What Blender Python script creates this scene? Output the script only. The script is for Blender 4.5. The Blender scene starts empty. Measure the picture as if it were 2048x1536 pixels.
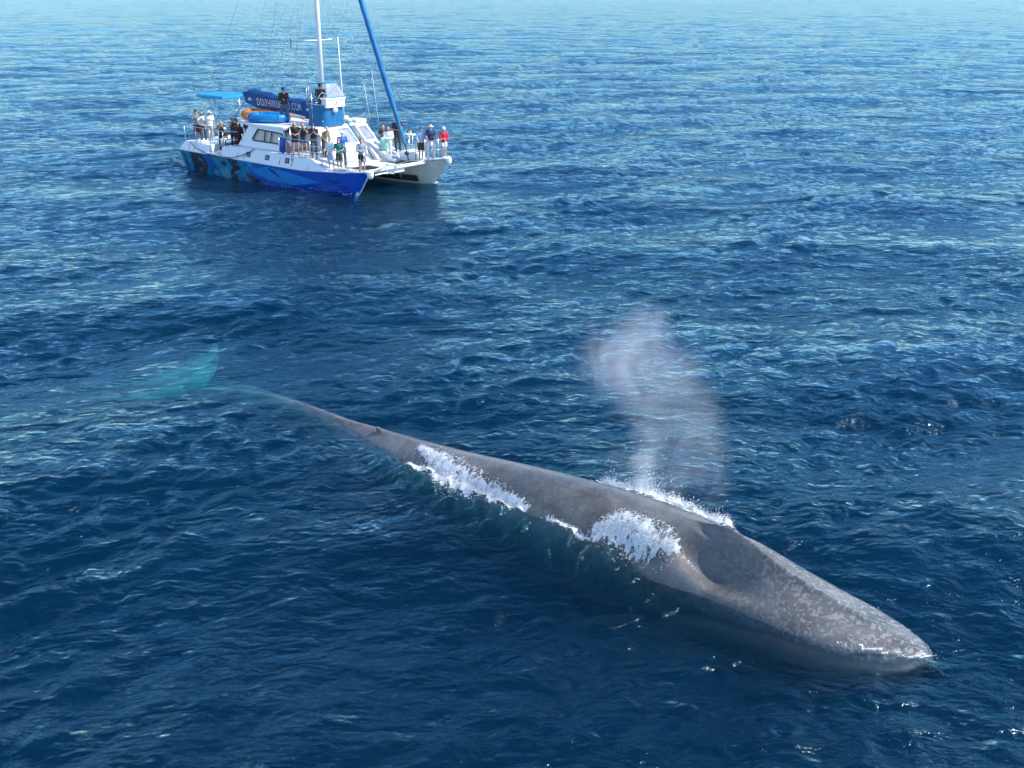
import bpy, math, random
import numpy as np
from mathutils import Vector, Matrix, Euler
R = math.radians
random.seed(7); rng = np.random.default_rng(11)
S = bpy.context.scene
C = S.collection

# ------------------------------------------------------------------ camera
CAM_H = 10.1
PITCH = math.atan(808/2100)
cam = bpy.data.cameras.new("camera"); cam.sensor_width = 36; cam.lens = 2100/2048*36
cam.clip_start = 0.2; cam.clip_end = 20000
co = bpy.data.objects.new("camera", cam); C.objects.link(co)
co.location = (0, 0, CAM_H); co.rotation_euler = (math.pi/2 - PITCH, 0, 0)
S.camera = co

# ------------------------------------------------------------------ sky and sun
SUN_EL, SUN_AZ = 45.0, 97.0           # azimuth clockwise from +Y (right of the view)
W = bpy.data.worlds.new("World"); S.world = W; W.use_nodes = True
wn = W.node_tree; wn.nodes.clear()
sky = wn.nodes.new('ShaderNodeTexSky'); sky.sky_type = 'NISHITA'; sky.sun_disc = False
sky.sun_elevation = R(SUN_EL); sky.sun_rotation = R(SUN_AZ)
sky.air_density = 1.0; sky.dust_density = 0.0; sky.ozone_density = 5.0
bg = wn.nodes.new('ShaderNodeBackground'); bg.inputs[1].default_value = 0.14
wo = wn.nodes.new('ShaderNodeOutputWorld')
wn.links.new(sky.outputs[0], bg.inputs[0]); wn.links.new(bg.outputs[0], wo.inputs[0])
sl = bpy.data.lights.new("sun", 'SUN'); sl.energy = 2.9; sl.angle = R(0.55); sl.color = (1, .955, .89)
so = bpy.data.objects.new("sun", sl); C.objects.link(so)
sd = Vector((math.sin(R(SUN_AZ))*math.cos(R(SUN_EL)), math.cos(R(SUN_AZ))*math.cos(R(SUN_EL)), math.sin(R(SUN_EL))))
so.rotation_euler = sd.to_track_quat('Z', 'Y').to_euler()

S.view_settings.view_transform = 'Standard'; S.view_settings.look = 'None'
S.view_settings.gamma = 1; S.view_settings.exposure = 1.12
try: S.view_settings.use_curve_mapping = False
except Exception: pass
S.render.engine = 'CYCLES'
cy = S.cycles
cy.use_denoising = True
cy.max_bounces = 6; cy.diffuse_bounces = 2; cy.glossy_bounces = 3; cy.transmission_bounces = 3
cy.transparent_max_bounces = 10; cy.volume_bounces = 1
cy.sample_clamp_indirect = 6; cy.sample_clamp_direct = 30
cy.volume_step_rate = 1.0; cy.volume_max_steps = 128

# ------------------------------------------------------------------ material helpers
MATS = {}
def nodemat(name):
    m = bpy.data.materials.new(name); m.use_nodes = True
    nt = m.node_tree; nt.nodes.clear()
    return m, nt, nt.nodes.new('ShaderNodeOutputMaterial')
def N(nt, t, **k):
    n = nt.nodes.new(t)
    for a, b in k.items(): setattr(n, a, b)
    return n
def setin(n, **k):
    for a, b in k.items():
        n.inputs[a.replace('_', ' ')].default_value = b
    return n
def mat(name, col, rough=.5, metal=0., var=.12, scale=9., bump=0., spec=.5, sheen=0., trans=0., vcol=None):
    key = name
    if key in MATS: return MATS[key]
    m, nt, out = nodemat(name)
    p = N(nt, 'ShaderNodeBsdfPrincipled')
    p.inputs['Roughness'].default_value = rough; p.inputs['Metallic'].default_value = metal
    p.inputs['Specular IOR Level'].default_value = spec
    tc = N(nt, 'ShaderNodeTexCoord')
    no = N(nt, 'ShaderNodeTexNoise'); no.inputs['Scale'].default_value = scale; no.inputs['Detail'].default_value = 5
    nt.links.new(tc.outputs['Object'], no.inputs['Vector'])
    mx = N(nt, 'ShaderNodeMix', data_type='RGBA', blend_type='MULTIPLY')
    mr = N(nt, 'ShaderNodeMapRange'); mr.inputs['From Min'].default_value = .3; mr.inputs['From Max'].default_value = .7
    mr.inputs['To Min'].default_value = 1-var; mr.inputs['To Max'].default_value = 1+var*.5
    nt.links.new(no.outputs[0], mr.inputs[0])
    mx.inputs[0].default_value = 1
    if vcol:
        at = N(nt, 'ShaderNodeVertexColor'); at.layer_name = vcol
        nt.links.new(at.outputs[0], mx.inputs[6])
    else:
        mx.inputs[6].default_value = (*col, 1)
    nt.links.new(mr.outputs[0], mx.inputs[7])
    nt.links.new(mx.outputs[2], p.inputs['Base Color'])
    if bump:
        b = N(nt, 'ShaderNodeBump'); b.inputs['Strength'].default_value = bump; b.inputs['Distance'].default_value = .03
        nt.links.new(no.outputs[0], b.inputs['Height']); nt.links.new(b.outputs[0], p.inputs['Normal'])
    if trans:
        tl = N(nt, 'ShaderNodeBsdfTranslucent'); tl.inputs[0].default_value = (*col, 1)
        ms = N(nt, 'ShaderNodeMixShader'); ms.inputs[0].default_value = trans
        nt.links.new(p.outputs[0], ms.inputs[1]); nt.links.new(tl.outputs[0], ms.inputs[2])
        nt.links.new(ms.outputs[0], out.inputs[0])
    else:
        nt.links.new(p.outputs[0], out.inputs[0])
    MATS[key] = m
    return m

# ------------------------------------------------------------------ mesh helpers
class MB:
    def __init__(s): s.v = []; s.f = []; s.n = 0; s.mi = []; s.cur = 0
    def add(s, v, f):
        v = [tuple(map(float, p)) for p in v]
        s.v += v; s.f += [tuple(i+s.n for i in q) for q in f]; s.mi += [s.cur]*len(f); s.n += len(v)
        return s
    def box(s, x0, x1, y0, y1, z0, z1, b=0.0):
        return s.prism([(x0, y0), (x1, y0), (x1, y1), (x0, y1)], z0, z1, b)
    def prism(s, poly, z0, z1, b=0.0, top=None):
        n = len(poly); top = top or poly
        if b > 0:
            cx = sum(p[0] for p in top)/n; cy_ = sum(p[1] for p in top)/n
            ins = [(p[0]+(cx-p[0])*min(1, b/max(.01, math.hypot(cx-p[0], cy_-p[1]))), p[1]+(cy_-p[1])*min(1, b/max(.01, math.hypot(cx-p[0], cy_-p[1])))) for p in top]
            rings = [[(x, y, z0) for x, y in poly], [(x, y, z1-b*.7) for x, y in top], [(x, y, z1) for x, y in ins]]
        else:
            rings = [[(x, y, z0) for x, y in poly], [(x, y, z1) for x, y in top]]
        return s.loft(rings)
    def loft(s, rings, closed=True, caps=True):
        n = len(rings[0]); v = [p for r in rings for p in r]; f = []
        for i in range(len(rings)-1):
            for j in range(n if closed else n-1):
                k = (j+1) % n
                f.append((i*n+j, i*n+k, (i+1)*n+k, (i+1)*n+j))
        if caps and closed:
            f.append(tuple(reversed(range(n)))); f.append(tuple((len(rings)-1)*n+j for j in range(n)))
        return s.add(v, f)
    def tube(s, pts, r, seg=8, caps=True):
        pts = [Vector(p) for p in pts]; rs = r if isinstance(r, (list, tuple)) else [r]*len(pts)
        rings = []; prev = None
        for i, p in enumerate(pts):
            d = (pts[min(i+1, len(pts)-1)]-pts[max(i-1, 0)])
            if d.length < 1e-9: d = Vector((0, 0, 1))
            d.normalize()
            a = Vector((0, 0, 1)) if abs(d.z) < .9 else Vector((1, 0, 0))
            if prev is not None: a = prev
            u = (a-d*a.dot(d)).normalized(); w = d.cross(u); prev = u
            rings.append([p+(u*math.cos(t)+w*math.sin(t))*rs[i] for t in [2*math.pi*k/seg for k in range(seg)]])
        return s.loft(rings, caps=caps)
    def capsule(s, p0, r0, p1, r1, seg=10):
        p0 = Vector(p0); p1 = Vector(p1); d = (p1-p0)
        if d.length < 1e-6: d = Vector((0, 0, 1e-4))
        dn = d.normalized(); P = []; Q = []
        for a in (80, 50, 20): P.append(p0-dn*r0*math.sin(R(a))); Q.append(r0*math.cos(R(a)))
        P.append(p0); Q.append(r0); P.append(p1); Q.append(r1)
        for a in (20, 50, 80): P.append(p1+dn*r1*math.sin(R(a))); Q.append(r1*math.cos(R(a)))
        return s.tube(P, Q, seg)
    def ell(s, c, r, rot=None, nu=14, nv=9):
        c = Vector(c); M = Euler(rot).to_matrix() if rot else Matrix.Identity(3); rings = []
        for i in range(nv+1):
            a = math.pi*(i+.02)/(nv+.04)
            rings.append([c+M@Vector((r[0]*math.sin(a)*math.cos(2*math.pi*k/nu), r[1]*math.sin(a)*math.sin(2*math.pi*k/nu), -r[2]*math.cos(a))) for k in range(nu)])
        return s.loft(rings)
    def build(s, name, m, parent=None, smooth=False, voxel=None, sub=0):
        me = bpy.data.meshes.new(name); me.from_pydata(s.v, [], s.f)
        ms = m if isinstance(m, (list, tuple)) else [m]
        for q in ms: me.materials.append(q)
        if len(ms) > 1:
            me.polygons.foreach_set('material_index', s.mi)
        if smooth or voxel:
            me.polygons.foreach_set('use_smooth', [True]*len(me.polygons))
        me.update()
        o = bpy.data.objects.new(name, me); C.objects.link(o)
        if parent: o.parent = parent
        if voxel:
            r = o.modifiers.new('r', 'REMESH'); r.mode = 'VOXEL'; r.voxel_size = voxel; r.use_smooth_shade = True
            q = o.modifiers.new('s', 'SMOOTH'); q.factor = .5; q.iterations = 2
        return o
def tag(o, label=None, cat=None, group=None, kind=None):
    if label: o['label'] = label
    if cat: o['category'] = cat
    if group: o['group'] = group
    if kind: o['kind'] = kind
    return o
def empty(name, loc=(0, 0, 0), rz=0):
    o = bpy.data.objects.new(name, None); C.objects.link(o); o.location = loc; o.rotation_euler = (0, 0, rz)
    return o
def np_mesh(name, co, quads, m, smooth=True):
    me = bpy.data.meshes.new(name)
    nv = len(co); nf = len(quads); k = quads.shape[1]
    me.vertices.add(nv); me.vertices.foreach_set('co', np.ascontiguousarray(co, dtype=np.float32).ravel())
    me.loops.add(nf*k); me.loops.foreach_set('vertex_index', np.ascontiguousarray(quads, dtype=np.int32).ravel())
    me.polygons.add(nf)
    me.polygons.foreach_set('loop_start', np.arange(0, nf*k, k, dtype=np.int32))
    me.polygons.foreach_set('loop_total', np.full(nf, k, dtype=np.int32))
    if smooth: me.polygons.foreach_set('use_smooth', np.ones(nf, dtype=bool))
    me.materials.append(m); me.update(calc_edges=True)
    o = bpy.data.objects.new(name, me); C.objects.link(o)
    return o

# ------------------------------------------------------------------ whale spine (needed by the water too): x, y, z of the back, half width, half height
SP = [(6.74, 14.16, -.04, .10, .10), (6.64, 14.24, .02, .32, .18), (6.36, 14.42, .10, .62, .3), (5.86, 14.74, .24, .92, .5), (5.2, 15.22, .42, 1.08, .75),
      (4.52, 15.86, .60, 1.14, .95), (3.95, 16.46, .76, 1.14, 1.05), (3.45, 16.96, .80, 1.10, 1.1), (2.85, 17.55, .82, 1.06, 1.15), (1.7, 18.48, .80, 1.02, 1.2), (.3, 19.5, .72, .98, 1.15),
      (-.9, 20.44, .58, .9, 1.1), (-1.8, 21.32, .42, .8, 1.0), (-2.45, 22.05, .27, .76, .9), (-3.2, 22.9, .12, .6, .8),
      (-4.1, 23.75, .0, .46, .68), (-5.14, 24.7, -.04, .34, .55), (-6.1, 25.55, -.13, .25, .42), (-7.5, 26.85, -.42, .17, .26), (-9.7, 28.4, -.95, .14, .13)]
SPA = np.array(SP)
_cum = np.concatenate([[0], np.cumsum(np.hypot(np.diff(SPA[:, 0]), np.diff(SPA[:, 1])))])
LEN = _cum[-1]
def cr(t):       # smooth interpolation of the spine at distance t
    out = []
    for k in range(5):
        m = np.gradient(SPA[:, k], _cum)
        i = int(np.clip(np.searchsorted(_cum, t)-1, 0, len(_cum)-2)); h = _cum[i+1]-_cum[i]; u = (t-_cum[i])/h
        out.append((2*u**3-3*u**2+1)*SPA[i, k]+(u**3-2*u**2+u)*h*m[i]+(-2*u**3+3*u**2)*SPA[i+1, k]+(u**3-u**2)*h*m[i+1])
    return out
SPF = np.array([cr(t) for t in np.linspace(0, LEN, 160)])

# ------------------------------------------------------------------ sea surface heights
def tile(Nn, Lm, lmin, lmax, p, slope, wd, spread, seed):
    g = np.random.default_rng(seed)
    k1 = np.fft.fftfreq(Nn, Lm/Nn)*2*np.pi
    kx, ky = np.meshgrid(k1, k1, indexing='ij'); k = np.hypot(kx, ky); k[0, 0] = 1
    A = k**(-p)*np.exp(-(2*np.pi/lmax/k)**4)*np.exp(-(k*lmin/2/np.pi)**4)
    c = (kx*math.cos(wd)+ky*math.sin(wd))/k
    A *= (spread+(1-spread)*np.abs(c)**3)
    A[0, 0] = 0
    h = A*(g.normal(size=k.shape)+1j*g.normal(size=k.shape))
    H = np.fft.ifft2(h)
    sx = np.fft.ifft2(1j*kx*h).real; sy = np.fft.ifft2(1j*ky*h).real
    s = slope/math.sqrt((sx**2+sy**2).mean())
    Z = H.real*s
    dx = np.fft.ifft2(-1j*kx/k*h).real*s; dy = np.fft.ifft2(-1j*ky/k*h).real*s
    return Z.astype(np.float32), dx.astype(np.float32), dy.astype(np.float32), Lm
WD = R(118)
T1 = tile(1024, 131., 4.0, 17., 2.35, .055, R(100), .25, 1)
T2 = tile(1024, 67., .5, 2.5, 1.8, .165, WD, .35, 2)
T3 = tile(1024, 19., .13, 1.0, 2.1, .125, R(135), .55, 3)
def samp(T, x, y, rot, what):
    A = T[what]; n = A.shape[0]; c, s = math.cos(rot), math.sin(rot)
    u = ((c*x+s*y)/T[3]*n) % n; v = ((-s*x+c*y)/T[3]*n) % n
    i = np.floor(u).astype(int); j = np.floor(v).astype(int); a = (u-i).astype(np.float32); b = (v-j).astype(np.float32)
    i %= n; j %= n; i1 = (i+1) % n; j1 = (j+1) % n
    return (A[i, j]*(1-a)+A[i1, j]*a)*(1-b)+(A[i, j1]*(1-a)+A[i1, j1]*a)*b
def whale_field(x, y):
    # signed distance to the whale's axis in units of its half width, and the distance along it
    pts = SPF[::2]; best = np.full(x.shape, 1e9); al = np.zeros(x.shape); hw = np.ones(x.shape)
    for i in range(len(pts)):
        d = np.hypot(x-pts[i, 0], y-pts[i, 1]); m = d < best
        best[m] = d[m]; al[m] = i/(len(pts)-1)*LEN; hw[m] = max(.3, pts[i, 3])
    return best, al, hw
def sea(x, y, rr=None, near=None):
    x = np.asarray(x, dtype=np.float64); y = np.asarray(y, dtype=np.float64)
    if rr is None: rr = np.hypot(x, y)
    w3 = np.clip((110-rr)/80, 0, 1); w2 = np.clip((500-rr)/260, .0, 1)*.7+.3
    g2 = .72+.55*samp(T1, x, y, .9, 0)/.2
    g2 = np.clip(g2, .35, 1.4)
    dx = samp(T1, x, y, 0, 1)+w2*samp(T2, x, y, .35, 1)*math.cos(.35)-w2*samp(T2, x, y, .35, 2)*math.sin(.35)
    dy = samp(T1, x, y, 0, 2)+w2*samp(T2, x, y, .35, 1)*math.sin(.35)+w2*samp(T2, x, y, .35, 2)*math.cos(.35)
    z = samp(T1, x, y, 0, 0)+w2*g2*samp(T2, x, y, .35, 0)+w3*g2*samp(T3, x, y, -.2, 0)
    damp = np.ones_like(z); lift = np.zeros_like(z)
    m = (np.abs(x) < 12) & (y > 10) & (y < 33)
    if m.any():
        d, al, hw = whale_field(x[m], y[m])
        e = np.clip((d-hw*.6)/2.0, 0, 1)
        damp[m] = .35+.65*e
        # pressed ridge of water beside the moving back, dying away tailward
        side_ = (x[m]-SPF[np.clip((al/LEN*159).astype(int), 0, 159), 0])*-.63+(y[m]-SPF[np.clip((al/LEN*159).astype(int), 0, 159), 1])*-.77
        lift[m] = .28*np.exp(-((side_-hw*.95)/.55)**2)*np.clip((al-4.6)/1.2, 0, 1)*np.clip((13.5-al)/3, 0, 1)*(.75+.5*samp(T2, x[m]*3, y[m]*3, .7, 0)/.05*.4)
        lift[m] += .05*np.exp(-((d-hw*1.5)/.35)**2)*np.clip(al/3, 0, 1)*np.clip((15-al)/4, 0, 1)*np.sin(al*2.1+d*3)
    return x+dx*damp*.9, y+dy*damp*.9, z*damp+lift

# ------------------------------------------------------------------ water material: mirror by Fresnel over a clear body that absorbs and scatters
def water_mat():
    m, nt, out = nodemat('sea_water')
    tc = N(nt, 'ShaderNodeTexCoord')
    mp = N(nt, 'ShaderNodeMapping'); mp.inputs['Rotation'].default_value = (0, 0, R(-22)); mp.inputs['Scale'].default_value = (.75, 1.2, 1)
    nt.links.new(tc.outputs['Object'], mp.inputs[0])
    def noise(sc, det, dist=.0, rough=.55):
        n = N(nt, 'ShaderNodeTexNoise'); n.inputs['Scale'].default_value = sc; n.inputs['Detail'].default_value = det
        n.inputs['Distortion'].default_value = dist; n.inputs['Roughness'].default_value = rough
        nt.links.new(mp.outputs[0], n.inputs['Vector']); return n
    n1 = noise(.9, 3, .3); n2 = noise(4.2, 4, .6, .6)
    b1 = N(nt, 'ShaderNodeBump'); b1.inputs['Strength'].default_value = .55; b1.inputs['Distance'].default_value = .5
    b2 = N(nt, 'ShaderNodeBump'); b2.inputs['Strength'].default_value = .38; b2.inputs['Distance'].default_value = .2
    nt.links.new(n1.outputs[0], b1.inputs['Height']); nt.links.new(n2.outputs[0], b2.inputs['Height'])
    nt.links.new(b1.outputs[0], b2.inputs['Normal'])
    n0 = noise(.11, 2, .4); b0 = N(nt, 'ShaderNodeBump'); b0.inputs['Strength'].default_value = .6; b0.inputs['Distance'].default_value = 2.2
    nt.links.new(n0.outputs[0], b0.inputs['Height']); nt.links.new(b0.outputs[0], b1.inputs['Normal'])
    lw = N(nt, 'ShaderNodeLayerWeight'); lw.inputs[0].default_value = .5
    nt.links.new(b2.outputs[0], lw.inputs['Normal'])
    pw = N(nt, 'ShaderNodeMath', operation='POWER'); pw.inputs[1].default_value = 5.0
    nt.links.new(lw.outputs['Facing'], pw.inputs[0])
    ma = N(nt, 'ShaderNodeMath', operation='MULTIPLY_ADD'); ma.inputs[1].default_value = .86; ma.inputs[2].default_value = .021
    nt.links.new(pw.outputs[0], ma.inputs[0])
    gl = N(nt, 'ShaderNodeBsdfGlossy'); gl.inputs['Roughness'].default_value = .08; gl.inputs[0].default_value = (.54, .84, 1, 1)
    nt.links.new(b2.outputs[0], gl.inputs['Normal'])
    tr = N(nt, 'ShaderNodeBsdfTransparent')
    rf = N(nt, 'ShaderNodeBsdfRefraction'); rf.inputs['IOR'].default_value = 1.12; rf.inputs['Roughness'].default_value = .0
    nt.links.new(b2.outputs[0], rf.inputs['Normal'])
    tm = N(nt, 'ShaderNodeMixShader'); tm.inputs[0].default_value = .5
    nt.links.new(tr.outputs[0], tm.inputs[1]); nt.links.new(rf.outputs[0], tm.inputs[2])
    mx = N(nt, 'ShaderNodeMixShader')
    nt.links.new(ma.outputs[0], mx.inputs[0]); nt.links.new(tm.outputs[0], mx.inputs[1]); nt.links.new(gl.outputs[0], mx.inputs[2])
    nt.links.new(mx.outputs[0], out.inputs[0])
    vs = N(nt, 'ShaderNodeVolumeScatter'); vs.inputs['Color'].default_value = (.0002, .0200, .0400, 1); vs.inputs['Density'].default_value = 1
    va = N(nt, 'ShaderNodeVolumeAbsorption'); va.inputs['Color'].default_value = (.0, .79, .83, 1); va.inputs['Density'].default_value = 1.1
    ad = N(nt, 'ShaderNodeAddShader')
    nt.links.new(vs.outputs[0], ad.inputs[0]); nt.links.new(va.outputs[0], ad.inputs[1]); nt.links.new(ad.outputs[0], out.inputs['Volume'])
    return m
WATER = water_mat()

def build_sea():
    dep = np.concatenate([np.linspace(R(88), R(47), 24)[:-1], np.linspace(R(47), R(1.0), 860)[:-1], np.geomspace(R(1.0), R(.05), 60)])
    rr = CAM_H/np.tan(dep)
    half = R(35); NA = 780
    az = np.concatenate([np.linspace(-half, half, NA), np.linspace(half, 2*math.pi-half, 90)[1:-1]])
    rg, ag = np.meshgrid(rr, az, indexing='ij')
    x = rg*np.sin(ag); y = rg*np.cos(ag)
    X, Y, Zz = sea(x, y, rg)
    nr, na = rg.shape
    co_ = np.stack([X, Y, Zz], -1).reshape(-1, 3)
    i, j = np.meshgrid(np.arange(nr-1), np.arange(na), indexing='ij'); j1 = (j+1) % na
    q = np.stack([i*na+j, (i+1)*na+j, (i+1)*na+j1, i*na+j1], -1).reshape(-1, 4)[:, ::-1]
    co_ = np.vstack([co_, [[0, 0, 0]]])
    o = np_mesh('sea_water', co_, q, WATER)
    o['kind'] = 'structure'; o['label'] = 'deep blue ocean surface covered in small wind ripples'
    return o
build_sea()

# ------------------------------------------------------------------ whale
def whale_mat():
    m, nt, out = nodemat('whale_skin')
    tc = N(nt, 'ShaderNodeTexCoord')
    p = N(nt, 'ShaderNodeBsdfPrincipled'); p.inputs['Roughness'].default_value = .24; p.inputs['Specular IOR Level'].default_value = .35
    n1 = N(nt, 'ShaderNodeTexNoise'); n1.inputs['Scale'].default_value = 1.4; n1.inputs['Detail'].default_value = 8; n1.inputs['Roughness'].default_value = .65
    n2 = N(nt, 'ShaderNodeTexNoise'); n2.inputs['Scale'].default_value = 12; n2.inputs['Detail'].default_value = 5; n2.inputs['Distortion'].default_value = .6
    v = N(nt, 'ShaderNodeTexVoronoi'); v.inputs['Scale'].default_value = 6.5
    for n in (n1, n2, v): nt.links.new(tc.outputs['Object'], n.inputs['Vector'])
    r1 = N(nt, 'ShaderNodeValToRGB'); r1.color_ramp.elements[0].position = .32; r1.color_ramp.elements[0].color = (.068, .066, .066, 1)
    r1.color_ramp.elements[1].position = .68; r1.color_ramp.elements[1].color = (.165, .159, .155, 1)
    nt.links.new(n1.outputs[0], r1.inputs[0])
    # pale mottling, strongest on the snout
    sx = N(nt, 'ShaderNodeSeparateXYZ'); nt.links.new(tc.outputs['Object'], sx.inputs[0])
    sn = N(nt, 'ShaderNodeMapRange'); sn.inputs['From Min'].default_value = 3.6; sn.inputs['From Max'].default_value = 6.6
    sn.inputs['To Min'].default_value = .12; sn.inputs['To Max'].default_value = .9
    nt.links.new(sx.outputs[0], sn.inputs[0])
    r2 = N(nt, 'ShaderNodeMapRange'); r2.inputs['From Min'].default_value = .52; r2.inputs['From Max'].default_value = .60
    nt.links.new(n2.outputs[0], r2.inputs[0])
    r3 = N(nt, 'ShaderNodeMapRange'); r3.inputs['From Min'].default_value = .16; r3.inputs['From Max'].default_value = .02
    nt.links.new(v.outputs['Distance'], r3.inputs[0])
    mxx = N(nt, 'ShaderNodeMath', operation='MAXIMUM'); nt.links.new(r2.outputs[0], mxx.inputs[0]); nt.links.new(r3.outputs[0], mxx.inputs[1])
    ml = N(nt, 'ShaderNodeMath', operation='MULTIPLY'); nt.links.new(mxx.outputs[0], ml.inputs[0]); nt.links.new(sn.outputs[0], ml.inputs[1])
    mx = N(nt, 'ShaderNodeMix', data_type='RGBA'); nt.links.new(ml.outputs[0], mx.inputs[0]); nt.links.new(r1.outputs[0], mx.inputs[6])
    mx.inputs[7].default_value = (.30, .305, .30, 1)
    # paler tail and flukes
    tl = N(nt, 'ShaderNodeMapRange'); tl.inputs['From Min'].default_value = -5.0; tl.inputs['From Max'].default_value = -8.6
    nt.links.new(sx.outputs[0], tl.inputs[0])
    mx2 = N(nt, 'ShaderNodeMix', data_type='RGBA'); nt.links.new(tl.outputs[0], mx2.inputs[0]); nt.links.new(mx.outputs[2], mx2.inputs[6])
    mx2.inputs[7].default_value = (.34, .38, .34, 1)
    nt.links.new(mx2.outputs[2], p.inputs['Base Color'])
    n3 = N(nt, 'ShaderNodeTexNoise'); n3.inputs['Scale'].default_value = 26; n3.inputs['Detail'].default_value = 4
    nt.links.new(tc.outputs['Object'], n3.inputs['Vector'])
    b = N(nt, 'ShaderNodeBump'); b.inputs['Strength'].default_value = .35; b.inputs['Distance'].default_value = .02
    nt.links.new(n3.outputs[0], b.inputs['Height'])
    b2 = N(nt, 'ShaderNodeBump'); b2.inputs['Strength'].default_value = .25; b2.inputs['Distance'].default_value = .12
    nt.links.new(n1.outputs[0], b2.inputs['Height']); nt.links.new(b.outputs[0], b2.inputs['Normal'])
    nt.links.new(b2.outputs[0], p.inputs['Normal'])
    nt.links.new(p.outputs[0], out.inputs[0])
    return m
WHALE = whale_mat()

def whale():
    mb = MB(); NS, NR = 240, 72; rings = []
    ts = LEN*np.linspace(0, 1, NS)**1.05
    for t in ts:
        x, y, zt, w, h = cr(t); x2, y2, *_ = cr(min(LEN, t+.05)); x1, y1, *_ = cr(max(0, t-.05))
        d = Vector((x2-x1, y2-y1, 0)).normalized(); lat = Vector((-d.y, d.x, 0))   # d points to the tail; lat points to the camera side (whale's right)
        zc = zt-h; ring = []
        head = max(0, min(1, (4.6-t)/1.6))          # 1 on the rostrum, 0 behind the blowholes
        for k in range(NR):
            a = 2*math.pi*k/NR; ca, sa = math.cos(a), math.sin(a)
            px = w*math.copysign(abs(ca)**(1-.12*head), ca)*((1-.24*min(1, head*1.6)) if ca > 0 else 1)
            if sa > 0: pz = h*(sa**(1.0-.22*head) if sa > 0 else 0)
            else:
                pz = h*(1-.3*head)*sa; px *= 1-.45*head*min(1, -sa*1.6)
            u = px/max(w, .01)
            if sa > 0:
                # flatter rostrum with a keel along the middle
                pz -= head*h*.12*min(1, abs(u)*2.2)*(1-abs(u)**4)
                ridge = math.exp(-(px/(.075+.03*t/4))**2)*(.075+.06*min(1, t/3.5))*head*min(1, t/1.4)
                # splash guard: two mounds in front of and beside the blowholes
                g = math.exp(-((t-3.9)/.62)**2)
                gf = math.exp(-((t-3.35)/.75)**2)
                mound = (.13*math.exp(-(px/.26)**2)*g+.08*math.exp(-(px/.20)**2)*gf)
                # hollow of the cheek behind and beside the mound
                side = -(.44 if px > 0 else .05)*math.exp(-((t-3.75)/(.95 if t < 3.75 else .7))**2)*math.exp(-((abs(px)-.48)/.27)**2)
                # the two blowhole slits
                hole = -.14*math.exp(-((t-4.15)/.20)**2)*math.exp(-((abs(px)-.085)/.045)**2)
                back = .05*math.exp(-(px/.12)**2)*max(0, min(1, (t-9)/4))
                pz += ridge+mound+side+hole+back
            ring.append(Vector((x, y, zc))+lat*px+Vector((0, 0, pz)))
        rings.append(ring)
    mb.loft(rings)
    # dorsal fin
    x, y, zt, w, h = cr(12.75); i = Vector(cr(12.7)[:2]); j = Vector(cr(13.2)[:2]); dd = (j-i).normalized(); d = Vector((dd.x, dd.y, 0))
    base = Vector((x, y, zt-.12)); lat = Vector((-d.y, d.x, 0)); prof = [(-.14, 0), (.10, .11), (.26, .19), (.38, .22), (.43, .21), (.42, .15), (.46, .08), (.58, 0)]
    r = [];
    for s_ in (-1, 1): r.append([base+d*a+Vector((0, 0, b))+lat*(s_*(.065*(1-b/.42)+.012)+b*.5) for a, b in prof])
    mb.loft([r[0], r[1]])
    # flukes: swept blades with rounded cross section
    root = Vector(cr(LEN-.25)[:3])+Vector((0, 0, -.08)); e = Vector((-.80, .60, 0)); q = Vector((-e.y, e.x, 0))
    for tipw, in (((-9.35, 31.5, -1.0),), ((-12.1, 27.55, -1.02),)):
        tip = Vector(tipw); span = tip-root; spn = span.normalized(); prev = None; rr_ = []
        for u in np.linspace(-.06, 1, 22):
            c = root+span*max(u, 0)-e*(.30*math.sin(math.pi*max(0, u)))+spn*min(0, u)
            ch = (1.15*(1-max(0, u))**.75+.05)*(1 if u > .0 else .9)
            th = .11*(1-max(0, u))+.03
            c = c+e*(.12*(1-u))
            rr_.append([c+e*(ch*.5*math.cos(a))+Vector((0, 0, th*math.sin(a)+.10*u*u)) for a in [2*math.pi*k/14 for k in range(14)]])
        mb.loft(rr_)
    # pectoral fins deep under the water
    for sgn in (-1,):
        x, y, zt, w, h = cr(6.2); i = Vector(cr(6.0)[:2]); j = Vector(cr(6.5)[:2]); dd = (j-i).normalized(); d = Vector((dd.x, dd.y, 0)); lat = Vector((-d.y, d.x, 0))*sgn
        b0 = Vector((x, y, zt-h*1.25))+lat*w*.8; rr_ = []
        for u in np.linspace(0, 1, 12):
            c = b0+lat*(1.1*u)+d*(1.5*u*u+.4*u)+Vector((0, 0, -.7*u)); ch = .62*(1-u)**.6*.5+.05
            rr_.append([c+d*ch*math.cos(a)+Vector((0, 0, .07*(1-u)*math.sin(a)+.02*math.sin(a))) for a in [2*math.pi*k/12 for k in range(12)]])
        mb.loft(rr_)
    o = mb.build('blue_whale', WHALE, smooth=True, voxel=.034)
    tag(o, 'huge grey blue whale surfacing with mottled snout and pale flukes under water', 'whale')
    # near-black shell over the lower head: baleen and mouth shade put in its colour
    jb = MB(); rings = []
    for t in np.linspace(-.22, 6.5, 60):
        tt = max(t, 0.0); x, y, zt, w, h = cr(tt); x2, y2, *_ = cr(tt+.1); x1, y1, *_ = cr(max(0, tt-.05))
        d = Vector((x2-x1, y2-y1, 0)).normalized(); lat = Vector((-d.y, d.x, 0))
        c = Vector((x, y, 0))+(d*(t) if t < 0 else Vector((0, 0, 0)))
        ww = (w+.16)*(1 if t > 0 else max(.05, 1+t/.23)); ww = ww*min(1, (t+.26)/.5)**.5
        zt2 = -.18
        ww = max(ww-.13, .02); tp = min(1, max(0, (t+.22)/.55))**.5; pw = lambda q: math.copysign(abs(q)**.45, q)
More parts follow.
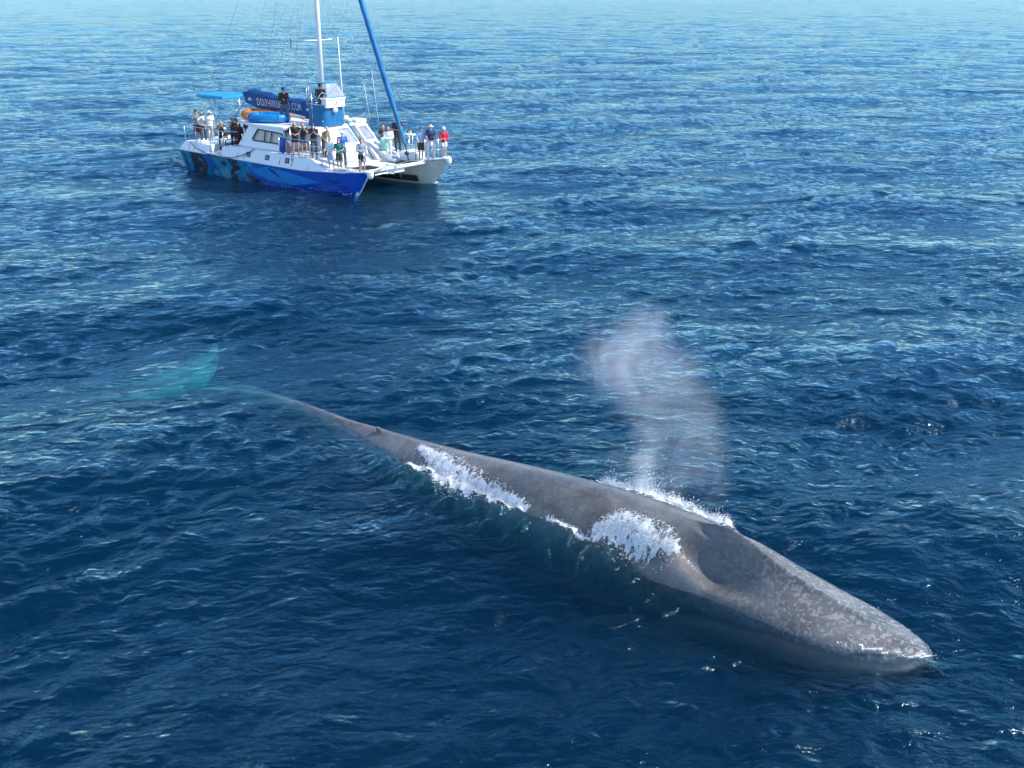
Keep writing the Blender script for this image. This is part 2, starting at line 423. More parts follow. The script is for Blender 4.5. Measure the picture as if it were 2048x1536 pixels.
        rings.append([c+lat*ww*pw(math.cos(a))+Vector((0, 0, -.30-.1*min(tt, 2.5)-.16*max(0, tt-2.2)+(.02+.20*tp+.1*min(tt, 2.5))*pw(math.sin(a)))) for a in [2*math.pi*k/40 for k in range(40)]])
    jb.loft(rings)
    jo = jb.build('jaw_shade_shell', mat('jaw_shade', (.014, .011, .012), .5, var=.4, scale=3), o, smooth=True)
    jo['label'] = 'lower jaw shell under the water below the snout, mouth shade put in its near-black colour'
    return o
whale()
bm_ = MB(); bm_.box(-9000, 9000, -9000, 9000, -62, -60)
tag(bm_.build('sea_floor', mat('sea_floor', (.02, .05, .07), .9)), 'dark sea floor far below the water', kind='structure')
# ------------------------------------------------------------------ white water round the whale: lacy sheets with real holes, and drops
FN = tile(512, 7., .05, 1.6, 1.55, 1.0, 0, 1., 9); FS = FN[0].std()
FN2 = tile(512, 5., .03, .35, 1.2, 1.0, 0, 1., 10); FS2 = FN2[0].std()
def foam_material():
    m, nt, out = nodemat('sea_foam')
    p = N(nt, 'ShaderNodeBsdfDiffuse'); p.inputs[0].default_value = (.86, .88, .89, 1)
    t = N(nt, 'ShaderNodeBsdfTranslucent'); t.inputs[0].default_value = (.82, .88, .9, 1)
    g = N(nt, 'ShaderNodeBsdfGlossy'); g.inputs['Roughness'].default_value = .3
    a = N(nt, 'ShaderNodeMixShader'); a.inputs[0].default_value = .35
    b = N(nt, 'ShaderNodeMixShader'); b.inputs[0].default_value = .06
    nt.links.new(p.outputs[0], a.inputs[1]); nt.links.new(t.outputs[0], a.inputs[2])
    nt.links.new(a.outputs[0], b.inputs[1]); nt.links.new(g.outputs[0], b.inputs[2])
    # thin foam lets the water show: the sheet carries how densely bubbles cover it
    at = N(nt, 'ShaderNodeAttribute'); at.attribute_name = 'cover'
    tc = N(nt, 'ShaderNodeTexCoord'); no = N(nt, 'ShaderNodeTexNoise'); no.inputs['Scale'].default_value = 24; no.inputs['Detail'].default_value = 5; no.inputs['Distortion'].default_value = 1.2
    nt.links.new(tc.outputs['Object'], no.inputs['Vector'])
    s1 = N(nt, 'ShaderNodeMath', operation='MULTIPLY_ADD'); s1.inputs[1].default_value = 2.4; s1.inputs[2].default_value = -1.2; nt.links.new(no.outputs[0], s1.inputs[0])
    s2 = N(nt, 'ShaderNodeMath', operation='ADD', use_clamp=True); nt.links.new(at.outputs['Fac'], s2.inputs[0]); nt.links.new(s1.outputs[0], s2.inputs[1])
    tt = N(nt, 'ShaderNodeBsdfTransparent'); c = N(nt, 'ShaderNodeMixShader')
    nt.links.new(s2.outputs[0], c.inputs[0]); nt.links.new(tt.outputs[0], c.inputs[1]); nt.links.new(b.outputs[0], c.inputs[2]); nt.links.new(c.outputs[0], out.inputs[0])
    return m
FOAM = foam_material()
ICO = None
def drops(P, rad):
    global ICO
    if ICO is None:
        ICO = (np.array([[1, 0, 0], [0, 1, 0], [-1, 0, 0], [0, -1, 0], [0, 0, 1], [0, 0, -1]], float), np.array([[0, 1, 4], [1, 2, 4], [2, 3, 4], [3, 0, 4], [1, 0, 5], [2, 1, 5], [3, 2, 5], [0, 3, 5]]))
    V, F = ICO; n = len(P)
    sc = rad[:, None, None]*(1+rng.normal(size=(n, 1, 3))*.25)
    v = (V[None]*sc+P[:, None, :]).reshape(-1, 3); f = (F[None]+np.arange(n)[:, None, None]*len(V)).reshape(-1, 3)
    return v, f
def body_z(x, y):
    d, al, hw = whale_field(x, y); i = np.clip((al/LEN*159).astype(int), 0, 159)
    w, h, zt = SPF[i, 3], SPF[i, 4], SPF[i, 2]; u = np.clip(d/w, 0, 1)
    return np.where(d < w, zt-h+h*np.sqrt(1-u*u), -9)
def foam_patch(label, path, wid, zs, lift, thr=.62, nd=900, spray=.2, cell=.022, dr=(.005, .013)):
    P = np.array(path, float); wid = np.array(wid, float); zs = np.array(zs, float)
    cum = np.concatenate([[0], np.cumsum(np.hypot(*np.diff(P, axis=0).T))]); q = np.linspace(0, cum[-1], 120)
    px, py, pw, pz = (np.interp(q, cum, a) for a in (P[:, 0], P[:, 1], wid, zs))
    mg = wid.max()*1.9
    x, y = np.meshgrid(np.arange(px.min()-mg, px.max()+mg, cell), np.arange(py.min()-mg, py.max()+mg, cell), indexing='ij')
    best = np.full(x.shape, 9e9); wi = np.ones(x.shape); zi = np.zeros(x.shape); al = np.zeros(x.shape)
    for a, b, c, d, e in zip(px, py, pw, pz, q/cum[-1]):
        dd = np.hypot(x-a, y-b); k = dd < best; best[k] = dd[k]; wi[k] = c; zi[k] = d; al[k] = e
    m = np.exp(-(best/wi)**2)*np.clip(np.minimum(al, 1-al)*14+.35, 0, 1)
    n1 = samp(FN, x, y, 0, 0)/FS; n2 = samp(FN2, x, y, .4, 0)/FS2
    ridged = 1-np.abs(n1)
    sx, sy, sz = sea(x, y)
    z = np.maximum(np.maximum(sz+.012, zi*m+sz*(1-m)), body_z(x, y)+.015)+lift*m**1.5*(.55+.20*n1+.04*n2)
    cover = (m*1.05+.24*ridged+.2*n2)-thr; keep = (cover > -.10) & (m > .17)
    kq = keep[:-1, :-1] & keep[1:, :-1] & keep[1:, 1:] & keep[:-1, 1:]
    idx = np.arange(x.size).reshape(x.shape)
    qd = np.stack([idx[:-1, :-1], idx[1:, :-1], idx[1:, 1:], idx[:-1, 1:]], -1)[kq]
    co_ = np.stack([x+n2*.008, y+n1*.008, z], -1).reshape(-1, 3)
    used = np.unique(qd); rm = np.full(len(co_), -1); rm[used] = np.arange(len(used))
    vs, fs = co_[used], rm[qd]
    tri = np.vstack([fs[:, [0, 1, 2]], fs[:, [0, 2, 3]]])
    wgt = (np.clip(m-.12, 0, 1)**1.3).ravel(); wgt /= wgt.sum()
    pick = rng.choice(len(wgt), nd, p=wgt)
    D = co_[pick].copy(); D[:, :2] += rng.normal(size=(nd, 2))*.03; D[:, 2] += rng.exponential(1, nd)*spray*(m.ravel()[pick]*.5+.05)*.3
    r = dr[0]+(dr[1]-dr[0])*rng.random(nd)**3
    dv, df = drops(D, r)
    o = np_mesh('sea_foam', np.vstack([vs, dv]), np.vstack([tri, df+len(vs)]), FOAM)
    ca = o.data.attributes.new('cover', 'FLOAT', 'POINT')
    ca.data.foreach_set('value', np.concatenate([np.clip((cover.ravel()[used]+.10)/.42, 0, 1.0)*1.25, np.full(len(dv), 3.)]).astype(np.float32))
    tag(o, label, 'foam', 'white water churned up round the whale', 'stuff')
    return o
foam_patch('bright white wash piled up on the far side behind the blowholes', [(1.75, 19.0), (2.2, 18.95), (2.7, 18.65), (3.2, 18.15), (3.75, 17.6), (4.1, 17.2)], [.10, .26, .38, .34, .24, .08], [.3, .45, .45, .4, .3, .15], .22, .32, 6000, .3)
foam_patch('tumbling splash on the near flank just behind the shaded cheek', [(1.48, 17.55), (1.94, 17.4), (2.37, 17.05), (2.69, 16.7), (2.95, 16.4)], [.14, .28, .32, .28, .12], [.3, .4, .4, .35, .3], .14, .58, 4500, .2)
foam_patch('long breaking foam along the near flank behind the dorsal fin', [(-2.12, 21.41), (-1.6, 20.6), (-1.2, 19.8), (-.70, 19.3), (-.14, 18.86), (.35, 18.5)], [.08, .24, .40, .30, .18, .07], [.25, .2, .28, .3, .28, .2], .06, .62, 4500, .12)
foam_patch('thin lacy foam trailing on the water below the fin', [(-2.36, 20.97), (-1.76, 20.33), (-1.31, 19.75)], [.1, .16, .16], [.03, .03, .03], .03, .66, 500, .06)
foam_patch('broken strip of foam joining the two splashes on the near flank', [(.65, 18.25), (1.03, 17.85), (1.5, 17.4)], [.05, .10, .07], [.2, .2, .2], .03, .72, 400, .08)
foam_patch('thin white line of water breaking along the edge of the snout', [(5.2, 14.30), (5.75, 14.17), (6.4, 14.06), (6.8, 14.12)], [.02, .025, .03, .03], [.0, .0, .0, .0], .02, .74, 160, .04, .012, (.004, .01))
# ------------------------------------------------------------------ the blow: a drifting column of fine mist
PUFF = [(2.60, .75, .30, 5.0), (2.60, 1.25, .36, 3.0), (2.62, 1.8, .42, .8), (2.60, 2.4, .60, .55), (2.35, 3.0, .82, .62), (2.0, 3.45, .80, .75), (1.72, 3.2, .62, .5), (2.5, 3.75, .72, .7), (2.55, 4.15, .5, .55),
        (3.05, 3.1, .72, .6), (3.45, 2.5, .66, .55), (3.75, 1.9, .62, .42), (3.88, 1.3, .58, .36), (3.95, .75, .5, .28), (3.1, 1.9, .7, .45), (3.2, 1.2, .7, .32), (3.1, .7, .6, .28), (2.2, 1.3, .5, .22)]
BY = 18.75
def blow():
    m, nt, out = nodemat('mist')
    tc = N(nt, 'ShaderNodeTexCoord'); acc = None
    for x, z, r, a in PUFF:
        sb = N(nt, 'ShaderNodeVectorMath', operation='SUBTRACT'); sb.inputs[1].default_value = (x, BY, z); nt.links.new(tc.outputs['Object'], sb.inputs[0])
        ml = N(nt, 'ShaderNodeVectorMath', operation='MULTIPLY'); ml.inputs[1].default_value = (1/r, 1/(r*.9), 1/r); nt.links.new(sb.outputs[0], ml.inputs[0])
        dt = N(nt, 'ShaderNodeVectorMath', operation='LENGTH'); nt.links.new(ml.outputs[0], dt.inputs[0])
        mr = N(nt, 'ShaderNodeMapRange'); mr.interpolation_type = 'SMOOTHERSTEP'
        mr.inputs['From Min'].default_value = 1.22; mr.inputs['From Max'].default_value = 0; mr.inputs['To Max'].default_value = a
        nt.links.new(dt.outputs['Value'], mr.inputs[0])
        if acc is None: acc = mr.outputs[0]
        else:
            ad = N(nt, 'ShaderNodeMath', operation='ADD'); nt.links.new(acc, ad.inputs[0]); nt.links.new(mr.outputs[0], ad.inputs[1]); acc = ad.outputs[0]
    mp = N(nt, 'ShaderNodeMapping'); mp.inputs['Scale'].default_value = (1.3, 1.3, .7); nt.links.new(tc.outputs['Object'], mp.inputs[0])
    no = N(nt, 'ShaderNodeTexNoise'); no.inputs['Scale'].default_value = 1.7; no.inputs['Detail'].default_value = 7; no.inputs['Distortion'].default_value = 1.0; no.inputs['Roughness'].default_value = .62
    nt.links.new(mp.outputs[0], no.inputs['Vector'])
    nr = N(nt, 'ShaderNodeMapRange'); nr.inputs['From Min'].default_value = .36; nr.inputs['From Max'].default_value = .7; nr.inputs['To Min'].default_value = .18; nr.inputs['To Max'].default_value = .9
    nt.links.new(no.outputs[0], nr.inputs[0])
    mu = N(nt, 'ShaderNodeMath', operation='MULTIPLY'); nt.links.new(acc, mu.inputs[0]); nt.links.new(nr.outputs[0], mu.inputs[1])
    vs = N(nt, 'ShaderNodeVolumeScatter'); vs.inputs['Color'].default_value = (1, 1, 1, 1); vs.inputs['Anisotropy'].default_value = .1
    nt.links.new(mu.outputs[0], vs.inputs['Density']); nt.links.new(vs.outputs[0], out.inputs['Volume'])
    mb = MB()
    for x, z, r, a in PUFF: mb.ell((x, BY, z), (r*1.18, r*1.08, r*1.18))
    o = mb.build('whale_blow', m, voxel=.12)
    tag(o, 'tall drifting column of fine white mist blown from the whale', 'spout', kind='stuff')
blow()
# fine drops at the foot of the blow
P_ = np.stack([2.6+rng.normal(size=900)*.28, 18.75+rng.normal(size=900)*.2, .55+rng.exponential(.28, 900)], -1)
v_, f_ = drops(P_, .004+.008*rng.random(900)**3)
sd_ = np_mesh('spray_drops', v_, f_, FOAM); sd_.data.attributes.new('cover', 'FLOAT', 'POINT').data.foreach_set('value', np.full(len(v_), 3., np.float32))
tag(sd_, 'small drops flung up at the foot of the mist column', 'spray', kind='stuff')

# ------------------------------------------------------------------ catamaran, built in its own frame: x to the bow, y to port, z up from the waterline
BO = Vector((-11.02, 58.22, 0)); BH = R(-40)
def bw(x, y, z=0):        # boat frame -> world
    return Vector((BO.x+x*math.cos(BH)-y*math.sin(BH), BO.y+x*math.sin(BH)+y*math.cos(BH), z))
boat = empty('catamaran', BO, BH)
tag(boat, 'white sailing catamaran with a blue painted hull crowded with whale watchers', 'boat')
gel = mat('white_gelcoat', (.80, .80, .77), .28, var=.05, scale=3)
deckm = mat('deck_white', (.74, .73, .68), .6, var=.1, scale=5, bump=.1)
grey = mat('grey_deck', (.33, .33, .34), .8, var=.2, scale=12)
steel = mat('stainless_steel', (.62, .63, .65), .25, metal=.8, var=.05)
darkm = mat('dark_rubber', (.03, .032, .036), .5)
canv = mat('blue_canvas', (.0, .13, .31), .65, var=.25, scale=5, bump=.5)
canv2 = mat('royal_blue_canvas', (.003, .070, .24), .65, var=.25, scale=4, bump=.5)
cyan = mat('cyan_canvas', (.0, .25, .45), .6, var=.15, scale=4, bump=.3)
lett = mat('white_print', (.78, .8, .82), .6, var=.04)
glassm = mat('tinted_glass', (.06, .07, .09), .05, var=.05, spec=.8)
shade = mat('cockpit_maroon', (.10, .018, .022), .7, var=.3)
rope = mat('dark_rope', (.05, .055, .065), .8)
wire = mat('steel_wire', (.22, .24, .27), .5)
def clear_mat(name, op, col):
    m, nt, out = nodemat(name)
    t = N(nt, 'ShaderNodeBsdfTransparent'); t.inputs[0].default_value = (.94, .95, .96, 1)
    d = N(nt, 'ShaderNodeBsdfPrincipled'); d.inputs['Base Color'].default_value = (*col, 1); d.inputs['Roughness'].default_value = .12
    x = N(nt, 'ShaderNodeMixShader'); x.inputs[0].default_value = op
    nt.links.new(t.outputs[0], x.inputs[1]); nt.links.new(d.outputs[0], x.inputs[2]); nt.links.new(x.outputs[0], out.inputs[0])
    return m
vinyl = clear_mat('clear_vinyl', .38, (.62, .62, .66))
pane_m = clear_mat('window_glass_lit', .60, (.62, .62, .60))  # pale colour stands in for the sunlit interior behind the panes
def lerp(x, xs, ys): return float(np.interp(x, xs, ys))
def sheer(x): return lerp(x, [-8.2, 2.7, 5, 7.75], [1.02, 1.0, 1.14, 1.38])
def yout(x): return lerp(x, [-8.2, -6, 0, 3.5, 5.5, 7, 7.75], [-2.92, -3.0, -3.05, -3.04, -2.96, -2.84, -2.76])
def yinn(x): return lerp(x, [-8.2, -6, 3.5, 5.0, 6.4, 7.2, 7.75], [-1.85, -1.75, -1.75, -1.82, -2.15, -2.5, -2.74])
def inpoly(x, z, P):
    c = np.zeros(x.shape, bool); n = len(P)
    for i in range(n):
        x1, z1 = P[i]; x2, z2 = P[(i+1) % n]
        k = ((z1 > z) != (z2 > z)) & (x < (x2-x1)*(z-z1)/((z2-z1) if z2 != z1 else 1e-9)+x1)
        c ^= k
    return c
def mural(x, z):
    # flat painted sea scene on the outer side of the near hull
    col = np.zeros(x.shape+(3,)); t = np.clip((x+8.2)/16, 0, 1)
    blue = np.array([.001, .052, .36]); deep = np.array([.001, .028, .20]); turq = np.array([.0, .20, .28]); dark = np.array([.008, .014, .03]); sky_ = np.array([.0, .10, .40])
    wob = samp(FN, x*.8, z*1.6, .3, 0)/FS
    k = np.clip((x+2.6+.5*wob)/2.0, 0, 1)[..., None]
    col[:] = (turq*.8+sky_*.2)*(1-k)+blue*k
    a = np.clip((.75-z+.2*wob), 0, 1)[..., None]*.6; col = col*(1-a)+deep*a
    for P, c in [([(-7.9, 1.0), (-7.75, .95), (-7.35, .2), (-7.3, -.1), (-7.6, .3)], dark),
                 ([(-7.2, 1.1), (-5.9, 1.1), (-5.3, .6), (-5.5, .1), (-5.9, -.3), (-7.0, -.3), (-6.9, .4)], dark),
                 ([(-5.8, .95), (-5.1, 1.1), (-4.4, .2), (-4.9, -.3), (-5.2, .1)], sky_*.7),
                 ([(-3.6, 1.1), (-2.7, 1.1), (-2.3, .5), (-2.9, .3), (-2.4, -.3), (-3.3, -.3), (-3.4, .2), (-3.1, .5)], dark),
                 ([(-4.2, .75), (-3.7, .85), (-3.5, .6), (-3.9, .55)], dark),
                 ([(-4.3, .3), (-3.6, .45), (-3.3, .1), (-3.6, -.25), (-4.1, -.2)], np.array([.06, .26, .34])),
                 ([(-2.0, .4), (-1.2, .25), (-.6, -.05), (-1.6, -.1)], dark),
                 ([(-1.75, .95), (-1.4, 1.0), (-1.2, .7), (.1, .9), (2.0, .78), (3.5, .62), (4.3, .52), (3.6, .40), (2.4, .22), (1.6, .12), (1.3, -.1), (1.0, .12), (-.2, .2), (-1.1, .45)], np.array([.0, .19, .55])),
                 ([(.0, .84), (.35, .62), (1.1, .42), (1.0, .5), (.5, .8)], deep),
                 ([(1.0, .18), (1.35, -.12), (1.75, .16)], np.array([.0, .1, .45])),
                 ([(4.6, .72), (5.0, .82), (5.4, .68), (5.7, .72), (5.45, .6), (5.1, .68)], deep*.6),
                 ([(5.3, .50), (5.7, .56), (6.1, .46), (5.8, .44)], deep*.6)]:
        q = inpoly(x+.02*wob, z+.012*wob, P); col[q] = c*(.75+.35*np.clip(z[q]+.05*wob[q], 0, 1))[:, None]
    sp = (wob > 1.7) & (x < -2); col[sp] = col[sp]*.5+np.array([.1, .3, .35])*.5
    return col
def hull(s):
    NXs, NP = (430, 34) if s < 0 else (110, 20)
    xs = np.linspace(0, 1, NXs); top = []
    V = np.zeros((NXs, 2*NP, 3))
    for i, u in enumerate(xs):
        for side in (0, 1):
            for j in range(NP):
                v = j/(NP-1)                      # 0 sheer .. 1 keel
                xb = 7.75
                x0 = -8.15+u*(xb+8.15)
                z = sheer(x0)*(1-v)+(-.55)*v
                # raked, slightly clipped stem and a reverse transom
                xbow = lerp(z, [-.55, 0, .6, 1.38], [6.2, 6.72, 7.2, 7.75]); xst = lerp(z, [-.55, 0, 1.02], [-7.3, -7.75, -8.15])
                x = xst+u*(xbow-xst)
                yo, yi = yout(x0), yinn(x0); yc = lerp(x0, [-8.2, 3.5, 7.75], [-2.4, -2.45, -2.75])
                k = 1-.34*(v**1.6)-.0*v; kk = k*(1-max(0, v-.8)*3.2)
                y = yc+((yo if side == 0 else yi)-yc)*max(kk, .04)*1.0
                jj = j if side == 0 else 2*NP-1-j
                V[i, jj] = (x, y*(-s), z)
    n2 = 2*NP; idx = np.arange(NXs*n2).reshape(NXs, n2)
    q = np.stack([idx[:-1, :-1], idx[1:, :-1], idx[1:, 1:], idx[:-1, 1:]], -1).reshape(-1, 4)
    if s > 0: q = q[:, ::-1]
    co_ = V.reshape(-1, 3)
    if s < 0:
        m = mat('painted_hull', (1, 1, 1), .22, var=.06, scale=4, vcol='paint')
    else:
        m = mat('cream_hull', (.66, .64, .55), .35, var=.08, scale=3)
    o = np_mesh('hull', co_, q, m); o.parent = boat
    if s < 0:
        ca = o.data.color_attributes.new('paint', 'FLOAT_COLOR', 'POINT')
        col = mural(co_[:, 0], co_[:, 2])
        g = (np.arange(len(co_)) % n2) >= NP
        col[g] = (.66, .64, .55)
        stem = (co_[:, 0] > np.interp(co_[:, 2], [-.55, 0, .6, 1.38], [6.2, 6.72, 7.2, 7.75])-.05)
        col[stem] = (.7, .74, .78)
        low = (co_[:, 2] < .32) & (co_[:, 0] > 6.45) & (~g); col[low & (co_[:, 0] > np.interp(co_[:, 2], [-.2, .32], [6.3, 6.72]))] = (.5, .58, .7)
        ca.data.foreach_set('color', np.concatenate([col, np.ones((len(col), 1))], 1).astype(np.float32).ravel())
        o['label'] = 'royal blue near hull painted with a turquoise sea mural towards the stern'
    else:
        o['label'] = 'cream coloured far hull with a dark opening near the waterline'
    # transom
    mb = MB(); mb.add([tuple(p) for p in V[0]], [tuple(range(n2))]); mb.build('transom', m if s > 0 else mat('transom_paint', (.0, .22, .30), .4), boat)
    # deck skin closing the hull on top
    mb = MB(); pts = []
    for x in np.linspace(-8.1, 7.72, 60):
        pts.append((x, yout(x)*(-s)*.997, yinn(x)*(-s)*1.003, sheer(x)+.012))
    v = []; f = []
    for i, (x, a, b, z) in enumerate(pts):
        v += [(x, a, z), (x, b, z), (x, a, z-.05), (x, b, z-.05)]
        if i:
            k = 4*i; f += [(k-4, k-3, k+1, k), (k-4, k, k+2, k-2), (k-3, k-1, k+3, k+1)]
    mb.add(v, f); mb.build('hull_deck', deckm, boat)
    # white rubbing strake along the sheer and the rounded bow cap
    mb = MB(); mb.tube([(x, yout(x)*(-s)-.02*(-s)*-1, sheer(x)+.01) for x in np.linspace(-8.15, 7.7, 40)], .035, 6)
    mb.tube([(x, yinn(x)*(-s), sheer(x)+.01) for x in np.linspace(4.0, 7.7, 20)], .04 if s < 0 else .06, 6)
    mb.build('rubbing_strake', gel, boat, True)
    mb = MB(); mb.ell((7.74, -2.76*(-s), 1.30), (.17, .17, .24)); mb.ell((7.60, -2.76*(-s), 1.40), (.32, .22, .09)); mb.build('bow_cap', gel, boat, True)
    return o
hn = hull(-1); hf = hull(1)
for x0, x1 in ((2.9, 5.0), (5.05, 6.1)):
    mb = MB(); y0 = lambda x: -yinn(x)*1.0
    k = .86; zz0, zz1 = .10, .42
    pts = [(x0, zz0), (x1, zz0), (x1-.1, zz1), (x0+.05, zz1)]
    def yy(x, z):
        v = (sheer(x)-z)/(sheer(x)+.55); kk = (1-.34*v**1.6)*(1-max(0, v-.8)*3.2); yc = lerp(x, [-8.2, 3.5, 7.75], [-2.4, -2.45, -2.75])
        return -(yc+(yinn(x)-yc)*kk)-.02
    mb.add([(x, yy(x, z), z) for x, z in pts]+[(x, yy(x, z)+.05, z) for x, z in pts], [(0, 1, 2, 3), (0, 4, 5, 1), (1, 5, 6, 2), (2, 6, 7, 3), (3, 7, 4, 0)])
    mb.build('hull_opening', darkm, boat)

# topsides: the pale band between the painted hull and the side deck
def ztop(x):
    return lerp(x, [-8.15, -7.7, -5.25, -5.2, -4.12, -4.07, -2.6, 3.45, 4.85, 5.0], [1.1, 1.53, 1.5, 1.14, 1.14, 1.55, 1.66, 1.62, 1.13, 1.12])
for s in (-1, 1):
    mb = MB(); rings = []
    for x in sorted(list(np.linspace(-8.1, 4.95, 90))+[-5.25, -5.2, -4.12, -4.07]):
        zt = ztop(x); zs = sheer(x)+.02; f_ = min(1, (zt-zs)/.6)
        rings.append([(x, (yout(x)+.03)*(-s), zs), (x, (yout(x)+.03+.20*f_)*(-s), max(zt, zs+.01)), (x, -1.70*(-s), max(zt, zs+.01)), (x, -1.70*(-s), .80)])
    mb.loft(rings); mb.build('topsides', mat('topside_white', (.74, .76, .78), .35, var=.05, scale=2), boat)
for x in (-1.65, -.03, 1.61, 3.0):
    if x < 2.5:
        mb = MB(); cx, cz = x, 1.36; y_ = lambda z: yout(x)+.03+.20*(z-1.02)/.6
        v = []
        for (a, b) in ((-.17, -.13), (.17, -.13), (.17, .13), (-.17, .13)): v.append((cx+a, y_(cz+b)-.025, cz+b))
        for (a, b) in ((-.17, -.13), (.17, -.13), (.17, .13), (-.17, .13)): v.append((cx+a, y_(cz+b)+.06, cz+b))
        mb.add(v, [(0, 1, 2, 3), (0, 4, 5, 1), (1, 5, 6, 2), (2, 6, 7, 3), (3, 7, 4, 0)])
        fr = mb.build('porthole', darkm, boat)
        mb = MB(); v = [(cx+a*.76, y_(cz+b*.74)-.032, cz+b*.74) for (a, b) in ((-.17, -.13), (.17, -.13), (.17, .13), (-.17, .13))]; mb.add(v, [(0, 1, 2, 3)]); mb.build('pane', glassm, fr)

# bridge deck, cockpit, foredeck
mb = MB(); mb.box(-7.4, 3.4, -1.74, 1.74, .72, 1.17, .02); mb.build('bridge_deck', deckm, boat)
mb = MB(); mb.prism([(3.4, -1.8), (5.0, -1.8), (5.0, 1.8), (3.4, 1.8)], .80, 1.15, .03); mb.build('foredeck', deckm, boat)
mb = MB(); mb.box(5.0, 6.5, -.45, .75, .88, 1.20, .05); mb.build('nacelle', gel, boat)
mb = MB()
for k in range(15): mb.tube([(5.02+.1*k, -2.1, 1.16), (5.02+.1*k, -.45, 1.16)], .014, 4); mb.tube([(5.02+.1*k, .75, 1.16), (5.02+.1*k, 2.1, 1.16)], .014, 4)
for k in range(14): mb.tube([(5.0, -2.05+.12*k, 1.165), (6.5, -2.05+.12*k, 1.165)], .014, 4); mb.tube([(5.0, .78+.1*k, 1.165), (6.5, .78+.1*k, 1.165)], .014, 4)
tag(mb.build('trampoline_net', mat('net_black', (.04, .04, .045), .8), boat), kind='stuff')
mb = MB(); mb.tube([(6.55, -2.3, 1.16), (6.55, 2.3, 1.16)], .10, 10); mb.build('crossbeam', gel, boat, True)
# open pulpit frame in front of the beam
mb = MB()
mb.tube([(7.55, -2.65, 1.36), (7.1, -1.6, 1.36), (6.6, -.75, 1.34), (6.55, -.4, 1.3)], .05, 8)
mb.tube([(7.25, -2.0, 1.12), (6.9, -1.2, 1.05), (6.85, -.3, 1.02)], .04, 8)
mb.tube([(6.6, -.6, 1.40), (7.15, -.62, 1.38), (7.15, -.60, .98), (6.6, -.60, .98), (6.6, -.6, 1.40)], .04, 8)
mb.tube([(7.15, -.62, 1.38), (7.15, -.1, 1.36), (6.55, .1, 1.3)], .04, 8)
mb.build('pulpit_frame', gel, boat, True)
# white locker and rounded grey hatch on the far foredeck, seat pod by the net
mb = MB(); mb.prism([(5.0, 1.9), (6.0, 1.9), (6.15, 2.4), (5.9, 2.9), (5.0, 2.9)], 1.18, 1.66, .12); mb.build('deck_locker', gel, boat)
mb = MB(); mb.ell((4.9, 1.35, 1.22), (.55, .45, .28)); mb.build('deck_hatch', mat('hatch_grey', (.45, .45, .46), .5), boat, True)
mb = MB(); mb.ell((5.35, -2.55, 1.2), (.5, .28, .14)); mb.build('anchor_well', mat('hatch_grey', (.45, .45, .46), .5), boat, True)

# stern details: steps in the boarding gate, seat boxes, swim ladder
for k, (x, z) in enumerate(((-5.05, 1.02), (-4.75, 1.18), (-4.4, 1.3))):
    mb = MB(); mb.box(x-.02, x+.36, -2.95, -1.8, z-.1, z, .01); mb.build('step', gel, boat)
mb = MB(); mb.box(-5.25, -4.0, -3.16, -2.9, 1.10, 1.16, .01); mb.build('boarding_platform', gel, boat)
mb = MB(); mb.box(-7.9, -5.4, -1.7, 1.7, 1.17, 1.5, .04); mb.build('stern_bench', gel, boat)
mb = MB(); mb.box(-5.3, -3.6, -.6, .2, 1.17, 1.62, .05); mb.build('cockpit_seat', mat('seat_vinyl', (.7, .7, .66), .5), boat)

# saloon cabin under the hard top
cab = [(-3.25, 1.655), (-2.32, 2.80), (.55, 2.74), (1.15, 1.655)]
def cy_(z): return -2.36+.16*(z-1.65)/1.15
WX = [(-1.92, 2.02), (-1.95, 2.14), (-1.55, 2.63), (.48, 2.56), (.86, 2.02)]
def cabin_side(s):
    # ring between the outline and the window opening
    mb = MB(); outer = [(-3.25, 1.655), (-2.95, 2.02), (-2.32, 2.80), (.55, 2.74), (.80, 2.3), (1.15, 1.655)]
    inner = [(-1.92, 2.02), (-1.97, 2.12), (-1.55, 2.63), (.48, 2.56), (.72, 2.25), (.86, 2.02)]
    v = []
    for P, dy in ((outer, 0), (inner, 0), (inner, .10), (outer, .10)):
        v += [(x, (cy_(z)+dy)*(-s), z) for x, z in P]
    n = 6; f = []
    for a, b in ((0, 1), (1, 2), (2, 3)):
        for i in range(n):
            j = (i+1) % n; f.append((a*n+i, a*n+j, b*n+j, b*n+i))
    mb.add(v, f)
    o = mb.build('cabin_side', mat('topside_white', (.74, .76, .78), .35), boat)
    mb = MB(); loop = [(x, (cy_(z)-.02)*(-s), z) for x, z in inner]
    mb.tube(loop+[loop[0]], .035, 6)
    for a, b in (((-.98, 2.04), (-.92, 2.60)), ((-.44, 2.04), (-.36, 2.59))):
        mb.tube([(a[0], (cy_(a[1])-.01)*(-s), a[1]), (b[0], (cy_(b[1])-.01)*(-s), b[1])], .028, 6)
    w_ = mb.build('window_frame', darkm, boat)
    mb = MB()
    mb.add([(x, (cy_(z)+.05)*(-s), z) for x, z in inner], [tuple(range(6))])
    mb.build('pane', pane_m, w_)
for s in (-1, 1): cabin_side(s)
mb = MB(); mb.box(-1.2, .9, -1.6, 1.5, 1.17, 2.05, .05); mb.build('saloon_table', mat('saloon_white', (.78, .76, .72), .5), boat)
